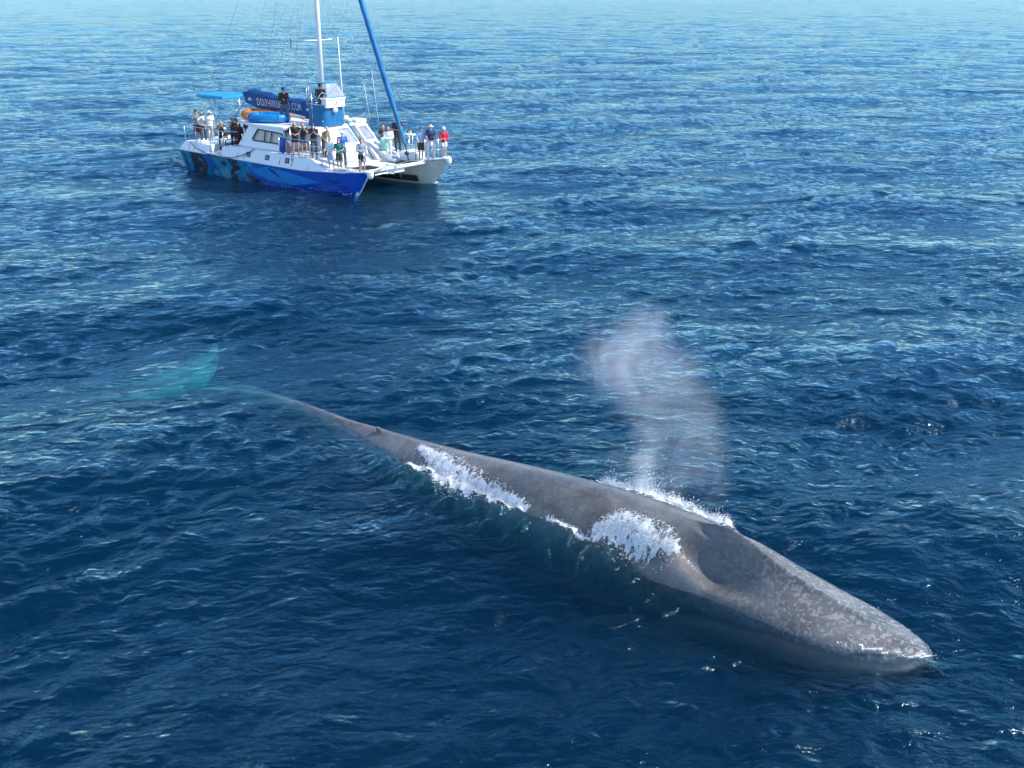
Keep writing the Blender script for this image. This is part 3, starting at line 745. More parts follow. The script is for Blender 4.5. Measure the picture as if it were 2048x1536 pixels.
# leaping dolphin print on the cabin side, a flat silhouette
DOL = [(0, 0), (.10, .16), (.22, .30), (.34, .40), (.45, .47), (.50, .60), (.57, .50), (.72, .52), (.86, .46), (.98, .40), (.88, .38), (.78, .38), (.66, .34), (.58, .20), (.52, .30), (.40, .24), (.26, .12), (.14, -.04), (.16, -.20), (.04, -.10), (-.12, -.14)]
def silhouette(name, pts, m, parent, th=.012):
    # thin extruded print; pts are 3D points in one plane, fan-filled by triangulation
    import mathutils
    tri = mathutils.geometry.tessellate_polygon([[Vector(p) for p in pts]])
    mb = MB(); mb.add(pts, tri); return mb.build(name, m, parent)
silhouette('dolphin_print', [(-2.95+.55*(a*.55+.0*b)+.28*b, cy_(1.95+.85*b*.8+.25*a)-.012, 2.0+.62*b+.62*a*.55) for a, b in DOL], mat('print_grey_blue', (.22, .36, .46), .6, var=.4, scale=14), boat)
# hard top
roof = [(-2.45, -2.26), (.60, -2.22), (1.35, -1.25), (2.02, -1.1), (2.02, 2.25), (-5.2, 2.25), (-5.6, .4), (-4.7, -1.35)]
mb = MB(); mb.prism(roof, 2.76, 2.90, .05); mb.build('hard_top', gel, boat)
mb = MB(); mb.prism([(-4.6, 1.0), (.2, .85), (.9, 1.1), (.9, 2.1), (-4.9, 2.1)], 2.90, 3.12, .06); mb.build('roof_hatch', gel, boat)
mb = MB(); mb.box(-3.4, -3.1, -1.7, 1.7, 1.17, 2.76); mb.build('cockpit_bulkhead', shade, boat)
for x, y in ((-5.2, -1.0), (-5.3, 1.9), (-4.6, 2.2)):
    mb = MB(); mb.tube([(x, y, 1.2), (x, y, 2.8)], .04, 8); mb.build('roof_post', steel, boat, True)
# far cabin top boxes
mb = MB(); mb.prism([(1.2, 1.55), (2.1, 1.55), (2.1, 2.3), (1.2, 2.3)], 2.90, 3.05, .06); mb.build('cabin_top_box', gel, boat)
mb = MB(); mb.ell((1.75, 1.25, 3.0), (.28, .2, .10)); mb.build('roof_vent', mat('hatch_grey', (.45, .45, .46), .5), boat, True)

# sloping deckhouse front with two panes and the companionway slot between them
def xf(z): return 2.0+(2.9-z)*1.03
def front_panel(y0, y1, wy0, wy1, wz0, wz1):
    mb = MB(); zb, zt = 1.15, 2.9
    out_ = [(y0, zb), (y1, zb), (y1, zt), (y0, zt)]; inn = [(wy0, wz0), (wy1, wz0), (wy1-.05, wz1), (wy0+.0, wz1)]
    v = [(xf(z), y, z) for y, z in out_]+[(xf(z), y, z) for y, z in inn]+[(xf(z)-.07, y, z) for y, z in inn]
    f = []
    for a, b in ((0, 4), (4, 8)):
        for i in range(4): j = (i+1) % 4; f.append((a+i, a+j, b+j, b+i))
    mb.add(v, f); o = mb.build('deckhouse_front', gel, boat)
    mb = MB(); mb.add(v[8:12], [(0, 1, 2, 3)]); mb.build('pane', mat('windscreen_grey', (.34, .35, .42), .12, var=.3, scale=2.5, spec=.8), o)
front_panel(-1.25, 1.02, .12, .92, 2.02, 2.72)
front_panel(1.42, 2.28, 1.52, 2.18, 2.05, 2.70)
mb = MB(); mb.add([(xf(2.9), -1.25, 2.9), (xf(1.15), -1.25, 1.15), (1.15, -1.25, 1.15), (1.15, -1.25, 2.9)], [(0, 1, 2, 3)]); mb.add([(xf(2.9), 2.28, 2.9), (xf(1.15), 2.28, 1.15), (1.15, 2.28, 1.15), (1.15, 2.28, 2.9)], [(3, 2, 1, 0)])
mb.add([(xf(2.9)-.7, 1.0, 2.76), (xf(1.15)-.7, 1.0, 1.15), (xf(1.15)-.7, 1.44, 1.15), (xf(2.9)-.7, 1.44, 2.76)], [(0, 1, 2, 3)])
mb.add([(xf(2.9), 1.02, 2.9), (xf(1.15), 1.02, 1.15), (xf(1.15)-.7, 1.02, 1.15), (xf(2.9)-.7, 1.02, 2.9)], [(0, 1, 2, 3)]); mb.add([(xf(2.9), 1.42, 2.9), (xf(1.15), 1.42, 1.15), (xf(1.15)-.7, 1.42, 1.15), (xf(2.9)-.7, 1.42, 2.9)], [(0, 1, 2, 3)])
mb.build('deckhouse_side', gel, boat)
mb = MB(); mb.tube([(xf(3.0)+.03, 1.02, 3.0), (xf(1.7)+.03, 1.02, 1.7)], .05, 4); mb.build('companionway_trim', mat('teal_trim', (.0, .24, .34), .5), boat)
mb = MB(); mb.tube([(xf(2.2)+.04, 1.12, 2.25), (xf(1.2)+.04, 1.12, 1.2)], .035, 4); mb.build('companionway_seal', darkm, boat)
# starboard side windscreen canvas between cabin and deckhouse
mb = MB(); mb.tube([(1.25, -1.75, 2.86), (1.95, -1.85, 2.35), (2.9, -1.95, 1.66)], .05, 6); mb.tube([(.75, -2.15, 2.74), (1.9, -1.7, 2.66), (2.3, -1.3, 2.5)], .055, 6); mb.build('blue_trim', canv, boat)
mb = MB(); mb.add([(.7, -2.15, 2.70), (1.85, -1.72, 2.60), (2.25, -1.35, 2.1), (1.15, -2.2, 1.75)], [(0, 1, 2, 3)]); mb.build('side_screen', pane_m, boat)
mb = MB(); mb.box(1.2, 3.4, -1.75, -1.26, 1.6, 1.72, .03); mb.build('side_coaming', deckm, boat)

# helm station
mb = MB(); tw = [(.98, -.78), (1.98, -.78), (2.14, -.62), (2.14, .55), (1.95, .80), (.98, .80)]
rings = []
for z, k in ((2.905, 1.03), (3.2, .99), (3.55, 1.0), (3.95, .99), (4.0, .97)):
    ring = []
    for i, (x, y) in enumerate(tw):
        x2, y2 = tw[(i+1) % len(tw)]
        for u in (0, .33, .66):
            xx, yy_ = x+(x2-x)*u, y+(y2-y)*u; w_ = .018*math.sin(9*xx+7*yy_+z*5)
            ring.append((1.55+(xx-1.55)*k+w_, yy_*k+w_, z))
    rings.append(ring)
mb.loft(rings, caps=False); helm = mb.build('helm_dodger', canv, boat, True)
mb = MB(); mb.box(1.0, 2.05, -.75, .72, 3.16, 3.2); mb.build('helm_floor', deckm, boat)
mb = MB(); mb.tube([(x, y, 4.0) for x, y in tw[:1]+tw[5:]+tw[:0]], .03, 6); mb.tube([(x, y, 4.01) for x, y in (tw[0], tw[1], tw[2], tw[3], tw[4], tw[5])], .028, 6); mb.build('helm_rail', steel, boat, True)
mb = MB(); mb.prism([(1.9, -.62), (2.28, -.62), (2.28, .66), (1.9, .66)], 3.86, 4.24, .03); mb.prism([(1.85, -.66), (2.32, -.66), (2.32, .70), (1.85, .70)], 4.25, 4.34, .02); con = mb.build('console_box', gel, boat)
mb = MB(); mb.box(2.27, 2.29, -.60, .64, 4.14, 4.165); mb.build('console_seam', mat('hatch_grey', (.45, .45, .46), .5), con)
silhouette('console_emblem', [(2.285, -.08+.20*a, 3.93+.22*b) for a, b in [(0, 0), (.35, .3), (.6, .8), (1, 1), (.8, .55), (.65, .35), (.9, .1), (.5, .2)]], darkm, con)
mb = MB(); mb.tube([(2.12, 0, 3.72), (2.30, 0, 3.72)], .13, 16); mb.build('searchlight', gel, boat, True)
mb = MB(); wc = Vector((1.72, -.42, 4.32)); wr = [wc+Vector((.07*math.sin(a)*1.5, .27*math.cos(a), .27*math.sin(a))) for a in [2*math.pi*k/20 for k in range(21)]]
mb.tube(wr, .02, 6)
for k in (3, 10, 17): mb.tube([wc, wr[k]], .014, 5)
mb.tube([wc, wc+Vector((.22, 0, -.2))], .03, 6); mb.build('steering_wheel', steel, boat, True)
mb = MB(); B0 = [(2.28, -.52, 4.35), (2.28, .70, 4.35)]; B1 = [(1.72, -.14, 5.06), (1.72, .60, 5.06)]; A1 = [(.95, -.62, 5.02), (.95, .66, 5.02)]
mb.add([B0[0], B0[1], B1[1], B1[0], (1.5, .70, 4.5)], [(0, 1, 2, 3), (1, 4, 2)]); mb.build('windscreen', vinyl, boat)
mb = MB(); mb.add([(.95, -.62, 5.02), (1.2, -.62, 5.04), (1.15, -.7, 4.2), (.98, -.7, 4.1)], [(0, 1, 2, 3)]); mb.build('side_curtain', vinyl, boat)
for p, q, r in ((B1[0], B1[1], .045), (B1[0], A1[0], .03), (B1[1], A1[1], .03), (B0[0], B0[1], .04), (A1[0], A1[1], .03)):
    mb = MB(); mb.tube([p, q], r, 6); mb.build('windscreen_trim', cyan, boat)
for p, q in ((A1[0], (1.0, -.76, 4.0)), (A1[1], (1.0, .78, 4.0)), ((.75, -.62, 4.95), (.85, -.72, 3.9)), (B1[1], (2.1, .6, 4.3))):
    mb = MB(); mb.tube([p, q], .018, 6); mb.build('helm_frame_post', steel, boat, True)
mb = MB(); mb.tube([(1.35, -.80, 2.92), (1.33, -.80, 4.6)], .022, 6); mb.build('pole', steel, boat, True)

# mast, spreaders, boom and its printed cover
mb = MB(); mb.tube([(.98, .25, 2.9), (.98, .25, 9), (.94, .25, 17.6)], [.13, .125, .10], 12); mast = mb.build('mast', mat('mast_white', (.8, .79, .82), .35), boat, True)
for z in (7.15, 12.0):
    for s in (-1, 1):
        mb = MB(); mb.tube([(.98, .25, z), (.9, .25+s*.95, z+.02)], .035, 8); mb.build('spreader', gel, mast, True)
mb = MB(); mb.tube([(1.95, .85, 2.9), (1.78, .85, 7.35)], [.030, .025], 8); mb.build('antenna', gel, boat, True)
for x, y, z0, z1 in ((2.5, 2.2, 3.0, 4.9), (3.05, 2.3, 2.9, 5.6)):
    mb = MB(); mb.tube([(x, y, z0), (x-.25, y-.1, z1)], .009, 6); mb.build('whip_antenna', gel, boat, True)
mb = MB(); mb.tube([(.85, .2, 3.75), (-5.5, 0, 3.85)], .09, 10); mb.build('boom', steel, boat, True)
# cover: a sagging V-shaped bag hung from the boom, open along the top
CX = np.linspace(-5.42, .70, 60)
def ctop(x): return lerp(x, [-5.4, -4.0, -2.4, -.4, .1, .7], [4.32, 4.26, 4.10, 4.02, 4.12, 3.92])+.03*math.sin(x*5)
def cbot(x): return lerp(x, [-5.4, -4.4, -1, .2, .7], [3.58, 3.36, 3.28, 3.12, 3.02])
def cyy(x, u): return -.05-.16*u-.03*math.sin(x*4+u*3)
mb = MB(); rings = []
for x in CX:
    t, b = ctop(x), cbot(x); ring = []
    for u in np.linspace(0, 1, 7): ring.append((x, cyy(x, u), b+(t-b-.16)*u))
    ring.append((x, cyy(x, 1)-.03, t-.08)); ring.append((x, cyy(x, 1)+.09, t-.18+.05*math.sin(x*7)))
    ring.append((x, .02, t-.32)); ring.append((x, .16, t-.05)); ring.append((x, .26, t+.02))
    for u in np.linspace(1, 0, 5): ring.append((x, .1+.14*u, b+(t-b)*u*.95))
    rings.append(ring)
mb.loft(rings); cov = mb.build('sail_cover', canv2, boat, True)
cov['label'] = 'royal blue sail cover printed with white lettering and dolphin emblems'
def text_mesh(name, s, x0, x1, z, h, y, m, parent, dz=0.):
    cu = bpy.data.curves.new('t', 'FONT'); cu.body = s; cu.size = 1; cu.extrude = .004; cu.offset = -.010; cu.space_character = 1.16
    o = bpy.data.objects.new('t', cu); C.objects.link(o); dg = bpy.context.evaluated_depsgraph_get(); dg.update()
    me = bpy.data.meshes.new_from_object(o.evaluated_get(dg)); bpy.data.objects.remove(o); bpy.data.curves.remove(cu)
    n = len(me.vertices); c = np.zeros(n*3, np.float32); me.vertices.foreach_get('co', c); c = c.reshape(-1, 3)
    mn, mxx = c.min(0), c.max(0); u = (c[:, 0]-mn[0])/(mxx[0]-mn[0]); v = (c[:, 1]-mn[1])/(mxx[1]-mn[1])
    X_ = x0+(x1-x0)*u; Zp = z+dz*u+h*v
    Yp = np.array([y(a, b) for a, b in zip(X_, Zp)])-c[:, 2]*1.0-.006
    me.vertices.foreach_set('co', np.stack([X_, Yp, Zp], -1).astype(np.float32).ravel()); me.materials.clear(); me.materials.append(m); me.update(); me.name = name
    q = bpy.data.objects.new(name, me); C.objects.link(q); q.parent = parent
    return q
def ysurf(x, z):
    t, b = ctop(x), cbot(x); return cyy(x, min(1, max(0, (z-b)/(t-b-.16))))
text_mesh('lettering', 'DOLPHINSAFARI.COM', -4.22, -.34, 3.52, .40, ysurf, lett, cov, dz=-.05)
for x0, z0, sc, fl in ((-5.0, 3.62, .62, 1), (-.02, 3.22, .72, -1)):
    P = [(x0+sc*.62*(a if fl > 0 else 1-a)*.9+.1*b, z0+sc*(.30+b*.75-a*.45*(1 if fl > 0 else .3))) for a, b in DOL]
    silhouette('emblem', [(a, ysurf(a, b)-.012, b) for a, b in P], lett, cov)
# dark sheets and blocks at the mast end of the boom
mb = MB(); mb.tube([(-.6, -.1, 3.1), (.1, -.25, 3.02), (.8, -.1, 3.0)], .02, 5); mb.tube([(-.3, .1, 3.14), (.2, .1, 3.10)], .07, 6); mb.build('halyard_coil', mat('rope_red', (.30, .04, .03), .8), boat, True)
# aft sun shade on its post
mb = MB(); bp = [(-9.0, -.9), (-8.3, -1.25), (-6.1, -1.15), (-5.9, .15), (-6.1, 1.05), (-8.6, .9), (-9.1, .1)]
mb.prism(bp, 3.78, 3.94, .10, top=[(x*.995-.03, y*.96) for x, y in bp]); bi = mb.build('sun_shade', cyan, boat)
bi['label'] = 'bright cyan canvas sun shade over the stern'
for p, q in (((-7.6, -.6, 3.78), (-7.55, -.6, 1.5)), ((-7.3, .9, 3.8), (-7.3, .9, 1.5))):
    mb = MB(); mb.tube([p, q], .025, 6); mb.build('shade_post', steel, boat, True)
mb = MB(); mb.tube([(-6.0, .3, 3.9), (-5.4, .1, 4.25)], .03, 6); mb.tube([(-6.0, .1, 3.85), (-5.4, 0, 3.75)], .03, 6); mb.build('boom_gallows', steel, boat, True)
mb = MB(); mb.tube([(-5.45, -.1, 3.6), (-5.9, -.5, 2.8)], .02, 5); mb.build('main_sheet', rope, boat, True)

# furled jib on the forestay
jt = Vector((1.1, .25, 17.2)); jb_ = Vector((7.42, .0, 2.3)); mb = MB(); pts = []; rs = []
for u in np.linspace(0, 1, 90):
    p = jb_.lerp(jt, u); pts.append(p); rs.append(.05+.10*min(1, u/.16)*(1-.35*u)+.012*math.sin(u*150))
mb.tube(pts, rs, 10); jib = mb.build('furled_jib', mat('jib_blue', (.0, .15, .36), .65, var=.35, scale=3, bump=.6), boat, True)
mb = MB(); mb.tube([(7.42, 0, 2.3), (7.6, 0, 1.6)], .03, 8); mb.ell((7.5, 0, 1.98), (.13, .13, .10)); mb.build('furling_drum', darkm, boat, True)
mb = MB(); mb.tube([(7.6, 0, 1.6), (7.62, -2.6, 1.4)], .02, 5); mb.tube([(7.6, 0, 1.6), (7.62, 2.6, 1.4)], .02, 5); mb.tube([(7.6, 0, 1.6), (6.5, .1, 1.2)], .04, 6); mb.build('bridle', steel, boat, True)
# standing rigging: every wire its own part
MT = (.95, .25, 17.4)
for p, q, r in ((MT, (2.0, -2.92, 1.1), .014), (MT, (2.0, 2.92, 1.1), .014), ((.98, .25, 12), (1.4, -2.9, 1.1), .012), (MT, (-7.9, -2.4, 1.5), .013), (MT, (-7.9, 2.4, 1.5), .013),
                ((.98, .25, 12.0), (-4.8, .1, 4.3), .010), ((.98, .25, 12.0), (-3.2, .1, 4.2), .010), ((.98, .25, 12.0), (-1.6, .1, 4.1), .010), (MT, (-5.5, 0, 4.0), .010),
                ((.98, .25, 11.5), (2.6, 2.9, 1.2), .010), ((5.15, .05, 7.0), (1.95, -.3, 4.4), .012), ((5.2, .05, 6.9), (5.35, .1, 3.2), .008)):
    mb = MB(); mb.tube([p, q], r*.52, 5); mb.build('stay', wire, boat, True)
mb = MB(); mb.ell((-1.1, .1, 7.1), (.07, .07, .14)); mb.tube([(-1.1, .1, 7.05), (-1.2, .1, 6.7)], .03, 5); mb.build('hanging_block', wire, boat, True)

# guard rails, post by post
def rail(pts, bars, posts, r=.019):
    mb = MB()
    for dz in bars: mb.tube([(p[0], p[1], p[2]*dz[0]+dz[1]) for p in pts], r, 6)
    rl = mb.build('guard_rail', steel, boat, True)
    for x, y, z0, z1 in posts:
        mb = MB(); mb.tube([(x, y, z0), (x, y, z1)], r*1.05, 6); mb.build('stanchion', steel, rl, True)
def zr(x): return lerp(x, [4.2, 7.4], [2.13, 2.36])
rail([(x, yout(x)+.14, zr(x)) for x in (4.2, 5, 6, 7.3)], [(1, 0), (1, -.5)], [(x, yout(x)+.14, sheer(x), zr(x)) for x in (4.25, 5.2, 6.1, 7.25)])
rail([(3.35, -2.78, 2.56), (4.2, -2.72, 2.60)], [(1, 0), (1, -.32), (1, -.62)], [(3.36, -2.78, 1.6, 2.56), (4.18, -2.72, 1.3, 2.6)], .022)
rail([(.9, -2.86, 2.55), (2.0, -2.86, 2.5), (3.35, -2.8, 2.5)], [(1, 0)], [(2.0, -2.9, 1.05, 3.1), (1.0, -2.86, 1.62, 2.55)])
rail([(-5.3, -2.75, 2.35), (-4.1, -2.75, 2.35), (-2.9, -2.6, 2.4)], [(1, 0), (1, -.42)], [(-4.05, -2.75, 1.5, 2.35), (-5.25, -2.75, 1.5, 2.35)])
rail([(-8.0, -2.6, 2.35), (-6.6, -2.75, 2.38), (-5.3, -2.75, 2.35)], [(1, 0)], [(-7.9, -2.6, 1.5, 2.35), (-6.6, -2.75, 1.5, 2.38)])
rail([(-8.0, 2.8, 2.3), (-2, 2.85, 2.3), (2.0, 2.9, 2.2), (5, 2.8, 2.22), (7.55, 2.72, 2.42)], [(1, 0), (1, -.42)], [(x, 2.86, 1.15, 2.28) for x in (-8, -6, -4, -2, 0, 2, 3.5)]+[(x, 2.8, sheer(x), zr(x)) for x in (4.8, 6.0, 7.0, 7.5)])
rail([(-8.0, -2.6, 2.3), (-8.0, 2.8, 2.3)], [(1, 0)], [(-8.0, y, 1.2, 2.3) for y in (-1.3, 0, 1.4)])
rail([(7.55, 2.7, 2.42), (7.35, 1.95, 2.36), (6.2, 1.9, 2.2)], [(1, 0), (1, -.5)], [(6.2, 1.9, 1.2, 2.2), (7.35, 1.95, 1.3, 2.36)])
# raised pulpit seat beside the jib
mb = MB(); mb.box(4.7, 5.4, 2.5, 2.95, 2.40, 2.44, .01); st = mb.build('pulpit_seat', gel, boat)
for x, y in ((4.75, 2.54), (5.35, 2.54), (5.35, 2.9), (4.75, 2.9)):
    mb = MB(); mb.tube([(x, y, 1.2), (x, y, 2.41)], .02, 6); mb.build('seat_leg', steel, st, True)
# long mooring line slung along the near side, fairleads and cleats
mb = MB(); mb.tube([(-6.95, -2.95, 1.55), (-6.3, -3.0, 1.25), (-5.2, -3.08, 1.05), (-4.2, -3.1, 1.0), (-3.0, -3.08, 1.06), (-2.0, -3.02, 1.3), (-1.2, -2.85, 1.66)], .022, 5); mb.build('mooring_line', rope, boat, True)
for x in (-7.2, -6.7, -2.6, -2.0, 1.0, 2.0, 3.3): 
    mb = MB(); mb.tube([(x, yout(x)+.05, 1.1), (x+.05, yout(x)+.2, 1.5)], .018, 5); mb.build('chainplate', rope, boat, True)
for x in (-3.6, 5.8, 2.6):
    mb = MB(); mb.box(x-.12, x+.12, -2.86, -2.8, ztop(x)+.02, ztop(x)+.06); mb.tube([(x, -2.83, ztop(x)-.02), (x, -2.83, ztop(x)+.03)], .02, 5); mb.build('cleat', steel, boat)

# ------------------------------------------------------------------ loose gear: its own things
def thing_at(name, x, y, z, label, cat, group=None, rz=0):
    e = empty(name, bw(x, y, z), BH+rz); tag(e, label, cat, group); return e
def ring_raft(x, y, z, a, b, r, m, m2, label, rz):
    e = thing_at('inflatable_ring', x, y, z, label, 'inflatable ring', 'inflatable rings lying on the cabin roof', rz)
    mb = MB(); n = 40; pts = [(a*math.copysign(abs(math.cos(t))**.8, math.cos(t)), b*math.copysign(abs(math.sin(t))**.8, math.sin(t)), r) for t in [2*math.pi*k/n for k in range(n)]]
    rings = []
    for k in range(n+1):
        p = Vector(pts[k % n]); q = Vector(pts[(k+1) % n])-Vector(pts[(k-1) % n]); q.normalize(); nrm = Vector((q.y, -q.x, 0))
        rings.append([p+nrm*r*.95*math.cos(s_)+Vector((0, 0, r*math.copysign(abs(math.sin(s_))**.8, math.sin(s_)))) for s_ in [2*math.pi*j/14 for j in range(14)]])
    mb.loft(rings, caps=False); mb.build('tube', m, e, True)
    mb = MB(); mb.prism([(p[0]*.85, p[1]*.85) for p in pts], .03, .08); mb.build('floor', m2, e)
    for k in (5, 15, 25, 35):
        mb = MB(); p = Vector(pts[k]); q = Vector(pts[k+1])-Vector(pts[k-1]); q.normalize(); nrm = Vector((q.y, -q.x, 0))
        mb.tube([p+nrm*r*1.0*math.cos(s_)+Vector((0, 0, r*1.02*math.sin(s_))) for s_ in [math.pi*j/8 for j in range(9)]], .022, 5); mb.build('strap', rope, e, True)
    return e
orange = mat('orange_rubber', (.70, .20, .02), .45, var=.15, scale=3); cyr = mat('cyan_rubber', (.0, .20, .48), .4, var=.15, scale=3)
ring_raft(-3.25, -.55, 2.91, 1.02, .62, .23, orange, mat('orange_floor', (.5, .14, .02), .6), 'orange inflatable ring lying on the cabin roof behind the blue one', .45)
ring_raft(-1.85, -1.22, 2.91, .98, .60, .23, cyr, mat('cyan_floor', (.0, .14, .34), .6), 'bright blue inflatable ring lying on the cabin roof in front of the orange one', .45)
def fender(x, y, z, r, h, m, label):
    e = thing_at('fender', x, y, z, label, 'fender', 'fenders hung on the side deck')
    mb = MB(); mb.tube([(0, 0, 0), (0, 0, .04), (0, 0, .12), (0, 0, h-.14), (0, 0, h-.05), (0, 0, h)], [r*.3, r*.7, r, r, r*.7, r*.3], 14); mb.build('body', m, e, True)
    mb = MB(); mb.tube([(0, 0, h), (0, -.02, h+.12)], .015, 5); mb.build('lanyard', rope, e, True)
fender(.98, -2.62, 1.66, .19, .86, mat('fender_blue', (.01, .11, .42), .5, var=.1), 'tall blue boat fender standing beside the cabin window')
fender(1.42, -2.62, 1.66, .15, .70, mat('fender_pink', (.40, .20, .22), .5, var=.1), 'faded pink boat fender standing right of the tall blue fender')
e = thing_at('bucket', -2.6, 1.35, 3.12, 'small red and white bucket on the roof behind the standing man', 'bucket'); mb = MB(); mb.tube([(0, 0, 0), (0, 0, .2)], [.09, .12], 12); mb.build('pail', mat('bucket_red', (.45, .05, .04), .5), e, True); mb = MB(); mb.tube([(0, 0, .2), (0, 0, .26)], .125, 12); mb.build('rim', gel, e, True)
e = thing_at('cooler_box', -.75, 1.1, 3.12, 'small pale crate with red top on the roof beside the sail cover', 'crate'); mb = MB(); mb.box(-.2, .2, -.15, .15, 0, .12, .02); mb.build('crate', gel, e); mb = MB(); mb.box(-.16, .1, -.12, .12, .121, .18, .02); mb.build('lid', mat('rope_red', (.30, .04, .03), .8), e)
# wake foam at the stern and thin lines along the waterline
def boat_foam(label, path, wid, th, nd, lift=.05):
    P = [tuple(bw(x, y)[:2]) for x, y in path]; o = foam_patch(label, P, wid, [0]*len(P), lift, th, nd, .08, .05, (.01, .03)); o['group'] = 'white water along the catamaran'
boat_foam('churned wake foam behind the stern of the boat', [(-8.0, -2.4), (-8.8, -2.2), (-9.8, -2.0), (-11, -1.8)], [.35, .4, .3, .1], .70, 500)
boat_foam('thin white ripple lines along the near hull of the boat', [(-1.5, -2.75), (1.5, -2.95), (4.5, -2.9), (6.7, -2.85)], [.05, .07, .07, .12], .76, 120)
boat_foam('small white bow splash at the far hull of the boat', [(6.5, 2.7), (6.9, 2.75)], [.12, .14], .55, 200, .12)
foam_patch('faint foam flecks trailing on the water beyond the far side wash', [(1.2, 20.1), (2.2, 19.9), (3.4, 19.0), (4.4, 18.0)], [.12, .3, .3, .12], [0, 0, 0, 0], .01, .82, 500, .05, .02, (.004, .011))

# ------------------------------------------------------------------ people on board
SK = {'fair': (.55, .30, .21), 'tan': (.42, .22, .14), 'brown': (.24, .12, .075)}
def skin(k): return mat('skin_'+k, SK[k], .5, var=.05)
COL = dict(white=(.78, .78, .76), black=(.018, .017, .019), brownblack=(.045, .028, .025), maroon=(.10, .022, .028), grey=(.30, .32, .34), darkgrey=(.07, .072, .078), navy=(.03, .045, .13), denim=(.07, .10, .19), paledenim=(.16, .19, .26),
           lightblue=(.42, .52, .74), blue=(.02, .15, .50), green=(.01, .17, .13), olive=(.05, .07, .035), khaki=(.26, .20, .12), tan=(.35, .26, .17), beige=(.58, .53, .45), red=(.62, .015, .045), redplaid=(.32, .03, .03), lavender=(.42, .45, .62),
           brown=(.07, .045, .03), pink=(.65, .12, .20), straw=(.55, .46, .32), orange=(.42, .14, .05), blonde=(.40, .28, .13), auburn=(.20, .06, .02), darkhair=(.025, .017, .014), greyhair=(.25, .24, .23), lime=(.6, .62, .12))
def cloth(c): return mat('cloth_'+c, COL[c], .8, var=.18, scale=14, bump=.3)
def person(x, y, z, h, rz, pose, top, bottom, hair, label, hat=None, mask=None, sleeve='short', legs='trousers', sk='fair', long_hair=False, lean=0., sit=False, shoes='darkgrey', stance=.055, bulk=1.0):
    e = empty('person', bw(x, y, z), R(rz)); tag(e, label, 'person', 'people watching from the catamaran')
    def V3(a, b, c): return Vector((a*h, b*h, c*h))
    st = stance+rng.uniform(-.012, .02); L = lean+rng.uniform(-.04, .09); e.rotation_euler.z += rng.uniform(-.22, .22)
    def up(a, b, c):                      # lean the upper body forward about the hips
        d = c-.52 if not sit else c-.52
        return V3(a, b-d*math.sin(L), .52+d*math.cos(L)) if c > .52 else V3(a, b, c)
    dz = -.27 if sit else 0
    J = {}
    for s in (-1, 1):
        J['hip', s] = V3(s*.05, 0, .52); J['knee', s] = V3(s*(st+.003), -.012, .285); J['ank', s] = V3(s*st, .01, .045)
        if sit: J['knee', s] = V3(s*.07, -.25, .53); J['ank', s] = V3(s*.07, -.27, .29)
        J['sh', s] = up(s*.108, 0, .815)
        if pose == 'cam': J['el', s] = up(s*.125, -.09, .70); J['ha', s] = up(s*.03, -.13, .86)
        elif pose == 'rail': J['el', s] = up(s*.135, -.03, .66); J['ha', s] = up(s*.12, -.17, .575)
        elif pose == 'cross': J['el', s] = up(s*.135, -.03, .66); J['ha', s] = up(s*.02, -.11, .62)
        elif pose == 'chest': J['el', s] = up(s*.13, -.05, .66); J['ha', s] = up(s*.03, -.12, .74)
        elif pose == 'mix': J['el', s] = up(s*.13, -.06, .69) if s > 0 else up(-.135, -.02, .66); J['ha', s] = up(.03, -.13, .83) if s > 0 else up(-.02, -.12, .66)
        elif pose == 'wheel': J['el', s] = up(s*.13, -.09, .70); J['ha', s] = up(s*.10+.05, -.20, .66)
        else: J['el', s] = up(s*.135, .01, .66); J['ha', s] = up(s*.145, -.035, .51)
    hc = up(0, -.02, .93)
    hd = up(0, -.02, 1.02)-hc; tilt = math.atan2(-hd.y, hd.z)
    b = MB()
    for s in (-1, 1):
        b.capsule(J['hip', s], .047*h, J['knee', s], .031*h); b.capsule(J['knee', s], .030*h, J['ank', s], .019*h)
        fo = J['ank', s]; b.capsule(fo+V3(0, .015, -.022), .019*h, fo+V3(0, -.085, -.03), .014*h)
        b.capsule(up(s*.05, 0, .80), .036*h, J['sh', s], .030*h); b.capsule(J['sh', s], .028*h, J['el', s], .021*h); b.capsule(J['el', s], .021*h, J['ha', s], .014*h)
        hd_ = (J['ha', s]-J['el', s]).normalized(); pc = J['ha', s]+hd_*.022*h
        side = hd_.cross(Vector((0, 1, 0.01))).normalized(); nrm = hd_.cross(side)
        b.capsule(J['ha', s], .014*h, pc, .018*h)
        for i, fl in enumerate((.040, .046, .044, .036)):
            r0 = pc+side*(i-1.5)*.0125*h+hd_*.008*h; m1 = r0+hd_*fl*.55*h; m2 = m1+(hd_*.5+nrm*.8*(-1 if nrm.y > 0 else 1)).normalized()*fl*.45*h
            b.capsule(r0, .0062*h, m1, .0058*h, 6); b.capsule(m1, .0058*h, m2, .005*h, 6)
        b.capsule(J['ha', s]+hd_*.008*h, .008*h, J['ha', s]+hd_*.03*h-side*.030*h*s, .006*h, 6)
    b.ell(V3(0, 0, .535), (.088*h*bulk, .060*h*bulk, .065*h)); b.ell(up(0, 0, .63), (.080*h*bulk, .056*h*bulk, .10*h)); b.ell(up(0, 0, .75), (.098*h*bulk, .060*h*bulk, .10*h))
    b.capsule(up(0, .0, .82), .032*h, up(0, -.01, .90), .028*h)
    b.ell(hc, (.044*h, .054*h, .066*h), (tilt, 0, 0)); b.ell(up(0, -.045, .895), (.026*h, .022*h, .024*h))
    b.capsule(up(0, -.070, .935), .006*h, up(0, -.083, .920), .009*h, 6)
    for s in (-1, 1): b.ell(up(s*.045, -.012, .925), (.006*h, .011*h, .017*h))
